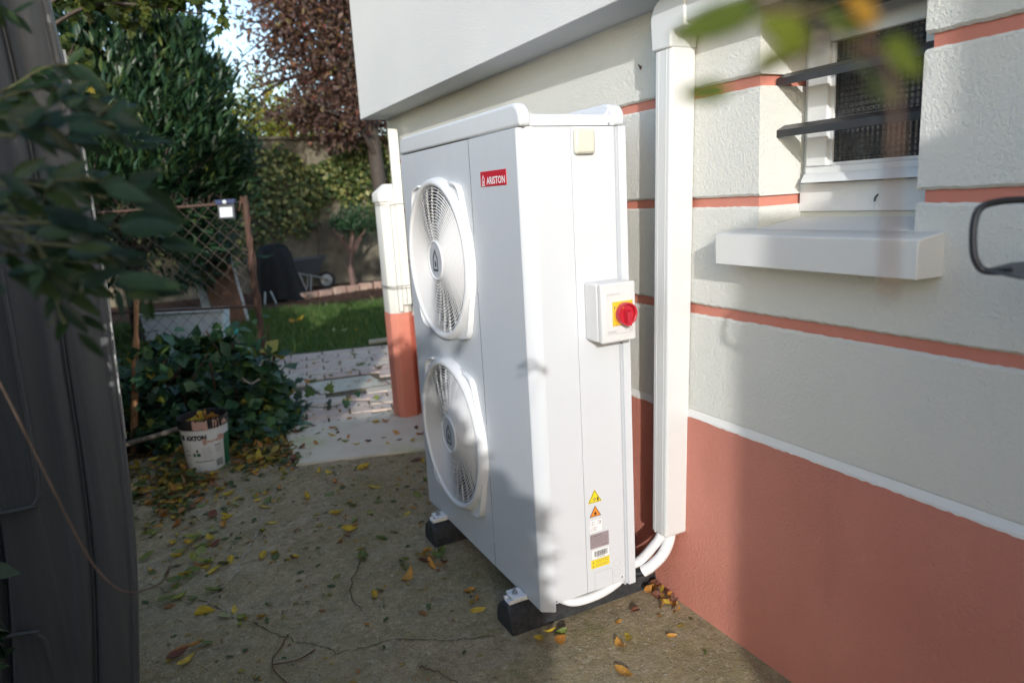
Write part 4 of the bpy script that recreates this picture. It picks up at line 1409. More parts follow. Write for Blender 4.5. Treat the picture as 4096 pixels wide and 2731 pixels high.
# ================================================================== BUCKET
bk = thing('paint_bucket', (-1.235, 3.86, GZ), 'white and green paint bucket with dirty black rim, full of dead leaves', 'bucket')
bz = GZ
BH = 0.285
bo = (-1.235, 3.86, bz)
MB().lathe([(0.001, 0.004), (0.100, 0.002), (0.104, 0.0), (0.106, 0.006), (0.1215, BH - 0.05), (0.1215, BH - 0.048)], bo, (0, 0, 1), (1, 0, 0), 64).build('bucket_body', 'plastic_white', bk, smooth=40)
MB().lathe([(0.1125, BH - 0.048), (0.001, BH - 0.044)], bo, (0, 0, 1), (1, 0, 0), 40).build('leaf_fill', 'soil', bk)
MB().lathe([(0.122, BH - 0.052), (0.1265, BH - 0.050), (0.127, BH - 0.040), (0.125, BH - 0.036), (0.1275, BH - 0.03), (0.1280, BH - 0.006), (0.1265, BH), (0.1215, BH - 0.002), (0.117, BH - 0.08), (0.001, BH - 0.082)], bo, (0, 0, 1), (1, 0, 0), 64).build('bucket_rim', 'bucket_black', bk, smooth=40)
def br(z):
    return 0.106 + (0.1215 - 0.106) * (z - 0.006) / (BH - 0.056)
def wrap(name, a0, a1, z0, z1, mat, off=0.0006, parent=bk, jag=0.0):
    """patch on the bucket; angle 0 faces the viewer, + to the right"""
    n = max(2, int(abs(a1 - a0) / 3))
    vs_ = []
    for i in range(n + 1):
        a = a0 + (a1 - a0) * i / n
        zz0 = z0 + random.uniform(-jag, jag)
        zz1 = z1 + random.uniform(-jag, jag)
        th = math.atan2(-4.03, -0.11) + R(a)
        for z in (zz0, zz1):
            r = (br(z) if z < BH - 0.055 else 0.1282) + off
            vs_.append((bo[0] + r * math.cos(th), bo[1] + r * math.sin(th), bz + z))
    return MB().add(vs_, [(2 * i, 2 * i + 2, 2 * i + 3, 2 * i + 1) for i in range(n)]).build(name, mat, parent)
wrap('green_band', 47, 130, 0.012, 0.185, 'bucket_green')
def wraptext(s, a0, a1, z0, h, mat):
    o = text_mesh(s, 0.01, mat, bk, 'bucket_lettering', (0, 0, 0), (1, 0, 0), (0, 1, 0), fit=(1.0, 1.0), bold=0.0008)
    for v in o.data.vertices:
        a = a0 + (a1 - a0) * v.co.x
        z = z0 + h * v.co.y
        th = math.atan2(-4.03, -0.11) + R(a)
        r = br(z) + 0.0009
        v.co = (bo[0] + r * math.cos(th), bo[1] + r * math.sin(th), bz + z)
    return o
wraptext('AXTON', -50, 3, 0.177, 0.029, 'print_black')
wrap('label_corner', -70, -56, 0.177, 0.206, 'print_black', 0.0008)
wrap('label_block', -38, -31, 0.088, 0.106, 'bucket_green')
wrap('label_block', -28, -18, 0.088, 0.106, 'bucket_green')
wrap('label_block', -28, -23, 0.112, 0.126, 'bucket_black')
wrap('label_line', -62, -47, 0.118, 0.121, 'print_black')
wrap('label_line', -60, -46, 0.092, 0.096, 'print_black')
wrap('label_line', -36, 14, 0.056, 0.0605, 'bucket_green')
wrap('label_line', 20, 36, 0.136, 0.140, 'print_black')
for r_ in range(9):
    wrap('label_print', -16 + random.uniform(0, 3), 8 + random.uniform(0, 6), 0.072 + r_ * 0.0075, 0.0735 + r_ * 0.0075, 'print_grey', 0.0007)
for r_ in range(5):
    wrap('label_print', 21, 36, 0.100 + r_ * 0.006, 0.1015 + r_ * 0.006, 'print_grey', 0.0007)
a = 20.0
while a < 39:
    w0 = random.choice((0.6, 0.6, 1.2))
    wrap('label_barcode', a, a + w0, 0.022, 0.060, 'print_black', 0.0008)
    a += w0 + random.choice((0.8, 1.2))
wrap('paint_smear', 2, 50, 0.160, 0.172, 'bucket_pink', 0.0011, jag=0.006)
wrap('paint_smear', -8, 2, 0.152, 0.185, 'bucket_pink', 0.0010, jag=0.006)
wrap('paint_smear', 30, 50, 0.170, 0.188, 'bucket_pink', 0.0010, jag=0.006)
wrap('rim_smear', -26, 8, BH - 0.047, BH - 0.006, 'bucket_pink', 0.0006, jag=0.008)
wrap('rim_smear', 18, 36, BH - 0.047, BH - 0.010, 'bucket_pink', 0.0006, jag=0.010)
wrap('rim_smear', 44, 60, BH - 0.047, BH - 0.020, 'bucket_pink', 0.0006, jag=0.010)

# ================================================================== TOOLS
sh = thing('tool_handle', (-1.618, 4.42, GZ), 'upright brown wooden tool handle leaning by the ivy beside the dark panel', 'tool')
d = Vector((-1.462, 4.235, 0.868)) - Vector((-1.612, 4.40, GZ))
b0 = Vector((-1.612, 4.40, GZ))
path_ = [b0 + d * t_ for t_ in (0, .2, .4, .6, .70, .735, .76, .80, .88, .95, .99, 1.0)]
MB().tube(path_, [.020, .0205, .0205, .0205, .020, .017, .0125, .011, .0125, .015, .0155, .012], 14).build('shaft', 'wood_handle', sh, smooth=60)
MB().lathe([(0.0045, 0.0145), (0.0045, 0.016), (0.0005, 0.016)], b0 + d * 0.955, (0.05, -1, 0.1), (1, 0, 0), 12).build('hanging_hole', 'print_black', sh)
o = MB().tube([(-1.66, 4.12, 0.07), (-1.50, 4.10, 0.093), (-1.33, 4.10, 0.118)], 0.0155, 12).build('wooden_pole', 'wood_grey', None, smooth=60)
finish(o, 'grey wooden pole lying level between the dark panel and the bucket', 'pole')

# ================================================================== GARDEN WALL, BEYOND
gw = thing('garden_wall', (1.5, 12.5, GZ), 'tall weathered garden wall behind the lawn, half hidden under ivy', 'wall')
mb = MB()
nx, nz_ = 90, 18
for f_, yy in ((0, 12.40), (1, 12.64)):
    pass
vs_, fs_ = [], []
for i in range(nx + 1):
    for j in range(nz_ + 1):
        x = -4 + 11 * i / nx
        z = GZ - 0.05 + 2.5 * j / nz_
        vs_.append((x, 12.40 + random.uniform(-.012, .012), z))
for i in range(nx):
    for j in range(nz_):
        a = i * (nz_ + 1) + j
        fs_.append((a, a + nz_ + 1, a + nz_ + 2, a + 1))
mb.add(vs_, fs_)
mb.box((-4, 12.42, GZ - 0.05), (7, 12.66, 2.44))
mb.build('wall_body', 'garden_wall', gw)
MB().box((-4, 12.36, 2.441), (7, 12.70, 2.49)).build('coping', 'garden_wall', gw, bev=0.01)

iv = thing('variegated_ivy', (1.2, 12.3, 1.0), 'thick variegated yellow green ivy hanging over the garden wall', 'ivy')
n = 6400
px = rng.uniform(-3.2, 3.6, n)
lim = np.interp(px, [-3.2, -.5, .2, .6, 1.0, 1.25, 1.5, 2.0, 2.6, 3.6], [.5, .55, .75, .85, .80, 1.25, 1.45, 1.35, .9, .6]) + rng.normal(0, .10, n)
topl = np.interp(px, [-3.2, .2, .45, .7, 1.2, 1.7, 2.2, 3.6], [2.6, 2.55, 2.3, 2.4, 2.0, 2.2, 2.5, 2.4])
pz = lim + (topl - lim) * rng.random(n) ** 0.8
py = 12.36 - rng.random(n) * 0.26 * np.clip((pz - lim) / 0.4, 0.15, 1)
P = np.stack([px, py, pz], 1)
tip = np.stack([rng.normal(0, .6, n), -0.5 - rng.random(n) * .3, -0.7 + rng.normal(0, .4, n)], 1)
nrm = np.stack([rng.normal(0, .4, n), -np.ones(n), 0.5 + rng.normal(0, .4, n)], 1)
scatter('leaves', 'leaf_variegated', LEAF_ROUND, P, rng.uniform(.055, .105, n), tip, nrm, iv)
for q in range(12):
    x = random.uniform(-1, 3)
    pts = [(x, 12.37, 0)]
    for i in range(6):
        x += random.uniform(-.14, .14)
        pts.append((x, 12.375, 0.3 + i * 0.38))
    MB().tube(smoothpath(pts, 3), 0.010, 5).build('stem', 'bark', iv)

tp_ = thing('small_tree', (1.60, 11.75, GZ), 'small clipped evergreen tree with pinkish trunk before the garden wall', 'tree')
MB().tube(smoothpath([(1.60, 11.75, GZ), (1.585, 11.75, 0.3), (1.63, 11.74, 0.62), (1.68, 11.73, 0.9)], 4), [.06, .055, .052, .05, .048, .046, .044, .042, .04, .038, .036, .034, .03], 8).build('trunk', 'bark_pink', tp_, smooth=60)
for q in ((1.35, 11.7, 0.95), (1.95, 11.72, 1.0), (1.45, 11.6, 0.82), (1.85, 11.6, .86)):
    MB().tube(smoothpath([(1.61, 11.74, 0.45), ((1.61 + q[0]) / 2, 11.72, 0.72), q], 4), 0.016, 6).build('limb', 'bark_pink', tp_, smooth=60)
P = clumpy(2600, (1.76, 11.72, 1.06), (.52, .36, .30), 22, .35)
tp, nm_ = orient(P, (1.76, 11.72, 0.95))
scatter('crown', 'leaf_topiary', LEAF_SMALL, P, rng.uniform(.035, .06, len(P)), tp, nm_, tp_)

# border stones
bx0 = [(0.47, 10.76), (0.70, 10.83), (0.93, 10.90), (1.17, 10.99), (1.40, 11.06), (1.64, 11.13), (1.88, 11.10), (2.12, 11.02)]
for i, (x, y) in enumerate(bx0):
    mb = MB()
    mb.box((-0.112, -0.055, -0.02), (0.112, 0.055, random.uniform(0.09, 0.12)))
    for k_, v in enumerate(mb.v):
        mb.v[k_] = tuple(q + random.uniform(-.012, .012) for q in v)
    a = math.atan2(0.09, 0.235) if i < 5 else -0.2
    mb.v = [(x + v[0] * math.cos(a) - v[1] * math.sin(a), y + v[0] * math.sin(a) + v[1] * math.cos(a), GZ + v[2]) for v in mb.v]
    o = mb.build('border_stone', 'border_stone', None, bev=0.015)
    finish(o, ('leftmost' if i == 0 else 'rightmost' if i == 7 else ['', 'second', 'third', 'fourth', 'fifth', 'sixth', 'seventh'][i]) + (' ' if i in (0, 7) else ' from left ') + 'pinkish stone in the flower bed border', 'stone', 'border stones of the flower bed')

# covered barbecue
bq = thing('covered_barbecue', (0.23, 10.85, GZ), 'barbecue under a wrinkled black cover at the back of the lawn', 'barbecue')
vs_, fs_ = [], []
NS, NZ = 40, 14
for j in range(NZ + 1):
    t_ = j / NZ
    z = 0.02 + 0.84 * math.sin(t_ * math.pi / 2) ** 0.9
    rr = (0.27 + 0.05 * (1 - t_) ** 2) * (1 - t_ ** 4 * 0.95) ** 0.6 if t_ < 1 else 0.02
    for s_ in range(NS):
        a = 2 * math.pi * s_ / NS
        fold = 1 + (0.06 * math.sin(a * 7 + t_ * 3) + 0.04 * math.sin(a * 11 - t_ * 5)) * (1 - t_) ** 0.5
        sk = 0.12 * (1 - t_) ** 3 * max(0, math.cos(a))
        vs_.append((0.23 + (rr * fold + sk) * math.cos(a) * 0.92, 10.85 + rr * fold * math.sin(a) * 0.7, GZ + z + 0.03 * math.sin(a * 3) * (1 - t_) ** 2))
for j in range(NZ):
    for s_ in range(NS):
        s2 = (s_ + 1) % NS
        fs_.append((j * NS + s_, j * NS + s2, (j + 1) * NS + s2, (j + 1) * NS + s_))
fs_.append(tuple(NZ * NS + s_ for s_ in range(NS)))
MB().add(vs_, fs_).build('cover', 'cover_black', bq, smooth=70)
for x, dx in ((0.02, -0.03), (0.10, 0.05)):
    MB().tube([(x, 10.62, 0.14), (x + dx, 10.58, GZ)], 0.012, 8).build('leg', 'galv', bq)

# wheelbarrow
wb = thing('wheelbarrow', (0.86, 11.95, GZ), 'grey metal wheelbarrow parked against the garden wall', 'wheelbarrow')
yb0, yb1 = 11.72, 12.16
top = [(0.55, yb0, 0.46), (1.20, yb0 + .03, 0.50), (1.20, yb1 - .03, 0.50), (0.55, yb1, 0.46)]
bot = [(0.76, yb0 + .1, 0.235), (1.04, yb0 + .12, 0.225), (1.04, yb1 - .12, 0.225), (0.76, yb1 - .1, 0.235)]
MB().add(bot + top, [(3, 2, 1, 0), (0, 1, 5, 4), (1, 2, 6, 5), (2, 3, 7, 6), (3, 0, 4, 7)]).build('tray', 'barrow_grey', wb)
tp0 = top + [top[0]]
MB().tube(tp0, 0.012, 6).build('tray_rim', 'barrow_grey', wb)
for yy in (yb0 + .08, yb1 - .08):
    MB().tube([(0.40, yy, 0.42), (0.72, yy, 0.26), (1.20, 11.94 + (yy - 11.94) * .3, 0.12)], 0.014, 6).build('handle', 'galv', wb)
    MB().tube([(0.74, yy, 0.25), (0.83, yy, GZ), (0.89, yy, GZ), (0.93, yy, 0.22)], 0.013, 6).build('leg', 'galv', wb)
wh = MB().lathe([(0.10, -0.03), (0.13, -0.035), (0.145, -0.02), (0.145, 0.02), (0.13, 0.035), (0.10, 0.03)], (1.20, 11.94, GZ + 0.146), (0, 1, 0), (1, 0, 0), 28, close=True).build('wheel', 'rubber', wb, smooth=50)
MB().lathe([(0.10, -0.012), (0.10, 0.012), (0.02, 0.02), (0.02, -0.02)], (1.20, 11.94, GZ + 0.146), (0, 1, 0), (1, 0, 0), 20, close=True).build('rim', 'galv', wh)

# boards and trough behind the gate
o = MB().hexa([(-0.80, 9.05, GZ), (-0.44, 8.98, GZ), (-0.44, 9.02, GZ), (-0.80, 9.09, GZ), (-0.86, 9.35, 0.80), (-0.52, 9.30, 0.80), (-0.52, 9.33, 0.80), (-0.86, 9.38, 0.80)]).build('leaning_board', 'wood_board', None)
finish(o, 'brown wooden board leaning among the plants behind the gate', 'board')
o = MB().hexa([(-0.90, 9.12, GZ), (-0.40, 9.02, GZ), (-0.40, 9.05, GZ), (-0.90, 9.15, GZ), (-0.95, 9.40, 0.78), (-0.49, 9.33, 0.78), (-0.49, 9.36, 0.78), (-0.95, 9.43, 0.78)]).build('white_board', 'trough_white', None)
finish(o, 'white board with its edge showing behind the brown leaning board', 'board')
o = MB().hexa([(-0.98, 9.2, 0.84), (-0.60, 9.12, 0.86), (-0.60, 9.3, 0.87), (-0.98, 9.4, 0.85), (-0.97, 9.2, 0.96), (-0.61, 9.12, 0.96), (-0.61, 9.3, 0.97), (-0.97, 9.4, 0.97)]).build('timber_block', 'wood_grey', None)
finish(o, 'grey timber block resting above the leaning board behind the gate', 'timber')
trg = thing('planter_trough', (-1.18, 7.5, GZ), 'pale plastic planter trough behind the lower rail of the gate', 'planter')
MB().hexa([(-1.52, 7.56, GZ), (-0.86, 7.24, GZ), (-0.78, 7.42, GZ), (-1.44, 7.74, GZ), (-1.56, 7.54, 0.385), (-0.82, 7.20, 0.375), (-0.74, 7.42, 0.375), (-1.46, 7.76, 0.385)]).build('trough', 'trough_white', trg, bev=0.01)
MB().tube([(-1.57, 7.53, 0.38), (-0.81, 7.19, 0.37)], 0.018, 8).build('trough_rim', 'trough_white', trg)
o = MB().lathe([(0.001, 0), (0.05, 0.004), (0.062, 0.03), (0.055, 0.075), (0.03, 0.085), (0.001, 0.086)], (-0.80, 6.85, 0.17), (0, 0, 1), (1, 0, 0), 16).build('toy_ball', 'teal', None, smooth=60)
o.location.z = 0
finish(o, 'small turquoise plastic ball behind the gate near the ivy', 'ball')
o2 = MB().box((-0.86, 6.80, GZ - 0.005), (-0.74, 6.90, 0.169)).build('plinth_block', 'border_stone', None, bev=0.01)
finish(o2, 'small stone block under the turquoise ball behind the gate', 'block')

# ================================================================== TREES AND SHRUBS
def limb_set(tree, base, top, r0, ends, mat='bark', rl=0.3):
    base, top = Vector(base), Vector(top)
    mid = base.lerp(top, 0.5) + Vector((random.uniform(-.06, .06), random.uniform(-.06, .06), 0))
    path_ = smoothpath([base, mid, top], 6)
    n_ = len(path_)
    MB().tube(path_, [r0 * (1 - 0.55 * i / (n_ - 1)) for i in range(n_)], 10).build('trunk', mat, tree, smooth=60)
    for e, s in ends:
        st = base.lerp(top, s)
        e = Vector(e)
        m_ = st.lerp(e, 0.5) + Vector((random.uniform(-.1, .1), random.uniform(-.1, .1), 0.12 * (e - st).length))
        pp_ = smoothpath([st, m_, e], 5)
        k_ = len(pp_)
        MB().tube(pp_, [r0 * rl * (1 - 0.8 * i / (k_ - 1)) for i in range(k_)], 6).build('limb', mat, tree, smooth=60)


rt_ = thing('red_leaf_tree', (2.25, 11.5, GZ), 'tall tree with dark red purple leaves rising over the garden wall', 'tree')
ends = [((random.uniform(0.2, 3.2), random.uniform(10.9, 13.2), random.uniform(2.6, 5.6)), random.uniform(.45, 1)) for _ in range(60)]
limb_set(rt_, (2.22, 11.45, GZ), (2.05, 11.7, 4.6), 0.16, ends)
cps = [((1.35, 11.9, 4.3), (1.25, 1.2, 1.9), 9500), ((2.3, 11.6, 4.4), (1.2, 1.2, 2.0), 5000), ((1.5, 11.7, 2.75), (1.0, .8, .6), 3400), ((0.75, 12.0, 5.2), (0.75, .9, 1.0), 2600), ((3.0, 12.3, 2.9), (1.1, .7, .8), 3600)]
P = np.concatenate([clumpy(n_, c, r, 46, .30, .45) for c, r, n_ in cps])
P = P[P[:, 2] > 2.15]
tip = randdirs(len(P)) + np.array([0, 0, -.5])
scatter('crown', 'leaf_red', LEAF_OVAL, P, rng.uniform(.04, .11, len(P)), tip, randdirs(len(P)) + np.array([0, -.3, .5]), rt_)

yt = thing('yellow_tree', (1.2, 16.0, GZ), 'yellow green tree in sunlight behind the garden wall', 'tree')
limb_set(yt, (1.2, 16.0, GZ), (1.2, 16.0, 3.4), 0.14, [((random.uniform(-.8, 3.4), random.uniform(15, 17), random.uniform(2.6, 4.0)), random.uniform(.6, 1)) for _ in range(10)])
P = clumpy(5200, (1.3, 15.8, 3.1), (2.3, 1.2, 1.05), 60, .28, .3)
scatter('crown', 'leaf_yellowgreen', LEAF_OVAL, P, rng.uniform(.07, .13, len(P)), randdirs(len(P)), randdirs(len(P)) + np.array([0, -.3, .5]), yt)

la = thing('laurel_shrub', (-1.5, 8.3, GZ), 'tall dark green laurel shrub with long glossy leaves behind the gate', 'shrub')
ends = [((random.uniform(-2.6, -.45), random.uniform(7.4, 9.0), random.uniform(1.4, 3.7)), random.uniform(.15, .9)) for _ in range(22)]
limb_set(la, (-1.6, 8.5, GZ), (-1.5, 8.4, 2.6), 0.09, ends, 'bark', 0.35)
P = np.concatenate([clumpy(n_, c, r, k_, .26, .5) for c, r, n_, k_ in (((-2.2, 8.4, 2.5), (1.25, .9, 2.2), 9000, 70), ((-1.05, 8.1, 1.75), (.80, .8, 1.15), 7000, 55), ((-1.35, 8.2, 3.1), (.75, .7, .8), 3000, 30), ((-0.80, 8.3, 2.65), (.50, .5, .75), 2200, 22), ((-1.5, 8.9, 1.0), (1.3, .5, .9), 3000, 30))])
P = P[P[:, 2] > 0.5]
out_ = P - np.array([-1.6, 8.6, 1.2])
out_ /= np.linalg.norm(out_, axis=1, keepdims=True)
tip = out_ * .8 + randdirs(len(P)) * .55 + np.array([0, 0, .35])
scatter('crown', 'leaf_laurel', LEAF_LONG, P, rng.uniform(.10, .17, len(P)), tip, randdirs(len(P)) * .6 + np.array([0, -.2, .9]), la)
# upright leafy shoots on its right flank
sp_ = []
for q in range(26):
    b = Vector((random.uniform(-1.1, -.35), random.uniform(7.5, 8.1), random.uniform(1.5, 2.5)))
    e = b + Vector((random.uniform(.05, .3), random.uniform(-.1, .05), random.uniform(.25, .5)))
    for i in range(22):
        t_ = i / 21
        sp_.append((*(b.lerp(e, t_)), i * 2.4))
sp_ = np.array(sp_)
tip = np.stack([np.cos(sp_[:, 3]), np.sin(sp_[:, 3]), np.full(len(sp_), .75)], 1)
scatter('shoots', 'leaf_laurel', LEAF_LONG, sp_[:, :3], rng.uniform(.09, .14, len(sp_)), tip, np.tile([0.1, -.2, 1.0], (len(sp_), 1)), la)

mp = thing('maple_branch', (-2.0, 5.5, GZ), 'slender tree with olive yellow lobed leaves hanging above the gate', 'tree')
limb_set(mp, (-2.05, 5.6, GZ), (-1.9, 5.45, 2.5), 0.05, [((-1.35, 5.2, 2.75), .9), ((-0.85, 5.05, 2.55), .95), ((-1.6, 5.1, 2.35), .85), ((-1.1, 5.0, 3.0), 1), ((-1.9, 5.2, 3.1), 1)], 'bark', 0.4)
P = np.concatenate([clumpy(520, (-1.45, 5.25, 2.72), (.55, .30, .28), 22, .3, .2), clumpy(200, (-0.95, 5.05, 2.68), (.38, .25, .22), 10, .3, .2), clumpy(420, (-1.7, 5.3, 2.25), (.30, .25, .35), 14, .3, .2)])
tip = randdirs(len(P)) * .7 + np.array([0.2, -.1, -.6])
scatter('crown', 'leaf_maple', LEAF_IVY, P, rng.uniform(.05, .095, len(P)), tip, randdirs(len(P)) * .7 + np.array([0, -.7, .5]), mp)


def hedge(name, label, x0, x1, y0, y1, h, nleaf, size=(.06, .11), tmpl=LEAF_OVAL, mat='leaf_hedge', wob=0.12, core=True):  # leaf box builder for the unseen hedges added to cast shade
    hd = thing(name, ((x0 + x1) / 2, (y0 + y1) / 2, GZ), label, 'hedge')
    n_ = nleaf
    face = rng.random(n_)
    px, py, pz = rng.uniform(x0, x1, n_), rng.uniform(y0, y1, n_), GZ + rng.random(n_) * h
    px = np.where(face < .3, x1 - np.abs(rng.normal(0, wob * .6, n_)), px)
    px = np.where((face > .3) & (face < .42), x0 + np.abs(rng.normal(0, wob * .6, n_)), px)
    pz = np.where((face > .42) & (face < .72), GZ + h - np.abs(rng.normal(0, wob * .7, n_)), pz)
    py = np.where((face > .72) & (face < .82), y0 + np.abs(rng.normal(0, wob * .6, n_)), py)
    py = np.where((face > .82) & (face < .92), y1 - np.abs(rng.normal(0, wob * .6, n_)), py)
    P = np.stack([px, py, pz], 1)
    P[:, 2] += wob * np.sin(P[:, 1] * 5.1 + 1.3) * np.sin(P[:, 0] * 4.3) * (P[:, 2] - GZ) / h
    c_ = np.array([(x0 + x1) / 2, (y0 + y1) / 2, h * .35])
    tip, nm_ = orient(P, c_)
    scatter('foliage', mat, tmpl, P, rng.uniform(size[0], size[1], n_), tip, nm_, hd)
    if core:
        mb = MB()
        i_ = 0.16 if min(x1 - x0, y1 - y0) > .6 else 0.045
        mb.box((x0 + i_, y0 + i_, GZ), (x1 - i_, y1 - i_, GZ + h - i_))
        mb.build('light_block_core', 'bark', hd)  # solid box added inside the leaves to block light
    for q in range(6):
        x, y = random.uniform(x0 + .2, x1 - .2), random.uniform(y0 + .2, y1 - .2)
        MB().tube([(x, y, GZ - .02), (x + random.uniform(-.1, .1), y + random.uniform(-.1, .1), GZ + h * .8)], .02, 6).build('stem', 'bark', hd)
    return hd


hedge('yard_shade_hedge', 'unseen low green hedge added left of the viewpoint to shade the yard', -2.65, -1.72, -1.28, -0.05, 1.44, 7000, wob=.07)  # out of view, added to shade yard and lower heat pump
hedge('low_shade_hedge', 'unseen knee high hedge added to carry the yard shade on towards the panel', -2.65, -1.74, -0.02, 0.75, 0.92, 3500, wob=.05)  # added unseen; kept low so sun still reaches the slab
hedge('garden_shade_hedge', 'unseen long hedge added behind the dark panel to shade the garden', -3.2, -2.12, 2.6, 9.4, 1.75, 10000, (.08, .15))  # added out of view to hold sun off the garden
hedge('branch_shade_shrub', 'unseen shrub added in the low hedge to shade the leafy branch', -1.90, -1.66, -0.22, 0.26, 1.72, 2000, (.06, .1), wob=.06)  # unseen shrub put in to shade the branch at left
hedge('panel_shade_shrub', 'unseen tall shrub added to shade the dark panel', -2.6, -1.78, 1.20, 1.64, 2.3, 3000, (.06, .1), wob=.1)  # added beside the view to keep sun off the dark panel
# unseen sprays added above the low hedge to drop dapples on the pump
spv = thing('dapple_sprays', (-1.8, -0.6, GZ), 'unseen leafy shoots added above the low hedge to cast dapples', 'shrub')
Pl = []
for (x, y, z0, z1, lx_) in ((-1.84, -0.74, 1.40, 1.74, .05), (-1.86, -0.62, 1.40, 1.84, .05), (-1.90, -0.36, 1.40, 1.70, .06)):
    MB().tube(smoothpath([(x, y, 1.1), (x + lx_ * .4, y, (z0 + z1) / 2), (x + lx_, y + .04, z1)], 5), [.006] * 10 + [.003], 5).build('stem', 'stem_green', spv)
    for i in range(16):
        t_ = i / 15
        Pl.append((x + lx_ * t_ + random.uniform(-.05, .05), y + random.uniform(-.06, .06), z0 + (z1 - z0) * t_ + random.uniform(-.03, .03)))
Pl = np.array(Pl)
tip, nm_ = orient(Pl, (-1.9, -.5, 1.3))
scatter('leaves', 'leaf_hedge', LEAF_OVAL, Pl, rng.uniform(.06, .10, len(Pl)), tip, nm_, spv)

# ivy and bramble mound beside the gate
ib = thing('ivy_mound', (-1.2, 4.8, GZ), 'dense mound of dark ivy and broad leaves between gate and bucket', 'ivy')
parts = (((-1.25, 5.05, .12), (.46, .55, .40), 2600, 40), ((-1.45, 4.55, .05), (.28, .40, .40), 1100, 20), ((-0.92, 4.70, .02), (.30, .50, .36), 1500, 26), ((-0.78, 4.45, -.04), (.20, .36, .16), 700, 14), ((-1.05, 4.2, -.02), (.26, .24, .22), 700, 14), ((-1.5, 5.5, .1), (.3, .4, .35), 600, 16))
P = np.concatenate([clumpy(n_, c, r, k_, .34, .6) for c, r, n_, k_ in parts])
P = P[P[:, 2] > GZ + .01]
P = P[~((np.hypot(P[:, 0] + 1.235, P[:, 1] - 3.86) < .16))]
tip, nm_ = orient(P, (-1.15, 4.95, -.2), .5, .6)
sel = rng.random(len(P)) < .62
scatter('ivy_leaves', 'leaf_ivy', LEAF_IVY, P[sel], rng.uniform(.045, .085, sel.sum()), tip[sel], nm_[sel], ib)
P2 = np.concatenate([P[~sel][:900], clumpy(150, (-0.98, 4.35, .30), (.30, .22, .20), 12, .35, .5), clumpy(60, (-1.35, 4.3, .5), (.2, .2, .3), 6, .35, .5)])
tip, nm_ = orient(P2, (-1.15, 4.95, -.2), .5, .6)
scatter('broad_leaves', 'leaf_ivy', LEAF_ROUND, P2, rng.uniform(.07, .125, len(P2)), tip, nm_, ib)
for q in range(18):
    b = Vector((random.uniform(-1.6, -.8), random.uniform(4.4, 5.4), GZ))
    MB().tube(smoothpath([b, b + Vector((random.uniform(-.1, .15), -.1, .25)), b + Vector((random.uniform(-.2, .3), -.25, random.uniform(.2, .6)))], 4), .006, 5).build('stem', 'twig', ib)
MB().tube([(-1.0, 4.28, .38), (-0.97, 4.26, .30), (-0.93, 4.25, .27), (-0.88, 4.26, .29)], .007, 6).build('pipe_hoop', 'wire_grey', ib)

si = thing('ivy_sprig', (-0.4, 4.5, GZ), 'single ivy shoot trailing over the pale slab near the gate post', 'ivy')
pth = smoothpath([(-0.66, 4.62, GZ + .05), (-0.52, 4.50, GZ + .035), (-0.40, 4.47, GZ + .03), (-0.28, 4.50, GZ + .035), (-0.16, 4.42, GZ + .028), (-0.10, 4.36, GZ + .025)], 5)
MB().tube(pth, .0028, 5).build('stem', 'twig', si)
Pi = np.array([(-0.60, 4.72, GZ + .07), (-0.53, 4.62, GZ + .09), (-0.40, 4.66, GZ + .09), (-0.44, 4.42, GZ + .06), (-0.36, 4.40, GZ + .05), (-0.24, 4.53, GZ + .06), (-0.48, 4.44, GZ + .05), (-0.14, 4.42, GZ + .05)])
scatter('leaves', 'leaf_ivy', LEAF_IVY, Pi, np.array([.07, .085, .08, .085, .07, .05, .06, .04]), np.array([(.3, .2, .5), (-.2, .1, 1), (.5, .2, .8), (-.3, -.5, .3), (.4, -.3, .2), (.5, .2, .3), (0, -.5, .2), (.4, 0, .1)]), np.tile([0.1, -1, .35], (8, 1)), si)

# ================================================================== DARK PANEL AT LEFT
dp = thing('dark_panel', (-1.9, 2.0, GZ), 'tall dark grey ribbed metal panel at the left edge of the yard', 'panel')
xs = []
prof_u = [(0.0, 0.030), (0.002, 0.004), (0.006, 0.0), (0.014, 0.0), (0.018, 0.004), (0.024, 0.004), (0.028, 0.0), (0.085, 0.0), (0.100, 0.006), (0.107, 0.024), (0.112, 0.024), (0.119, 0.004), (0.135, -0.004), (0.150, 0.0), (0.175, 0.004), (0.190, 0.0), (0.30, 0.0), (0.312, 0.02), (0.318, 0.02), (0.330, 0.0), (0.52, 0.0), (0.532, 0.02), (0.538, 0.02), (0.55, 0.0), (0.80, 0.0), (0.80, 0.03)]
zs_ = [GZ + .01, .08, .2, .35, .5, .7, .9, 1.1, 1.3, 1.5, 1.7, 1.9, 2.1, 2.3]
bow = [-1.556, -1.540, -1.524, -1.507, -1.496, -1.487, -1.482, -1.474, -1.470, -1.471, -1.479, -1.488, -1.495, -1.50]
vs_, fs_ = [], []
n_ = len(prof_u)
for z, bx in zip(zs_, bow):
    for u_, h in prof_u:
        vs_.append((bx - u_, 1.95 + h + 0.10 * u_, z))
for i in range(len(zs_) - 1):
    for k in range(n_ - 1):
        fs_.append((i * n_ + k, i * n_ + k + 1, (i + 1) * n_ + k + 1, (i + 1) * n_ + k))
MB().add(vs_, fs_).build('ribbed_sheet', 'sheet_grey', dp, smooth=50)
back = [(bx, 1.982, z) for z, bx in zip(zs_, bow)] + [(-2.30, 2.06, zs_[-1]), (-2.30, 2.06, zs_[0])]
MB().prism(back, (0, 0.03, 0)).build('backing', 'sheet_grey', dp)
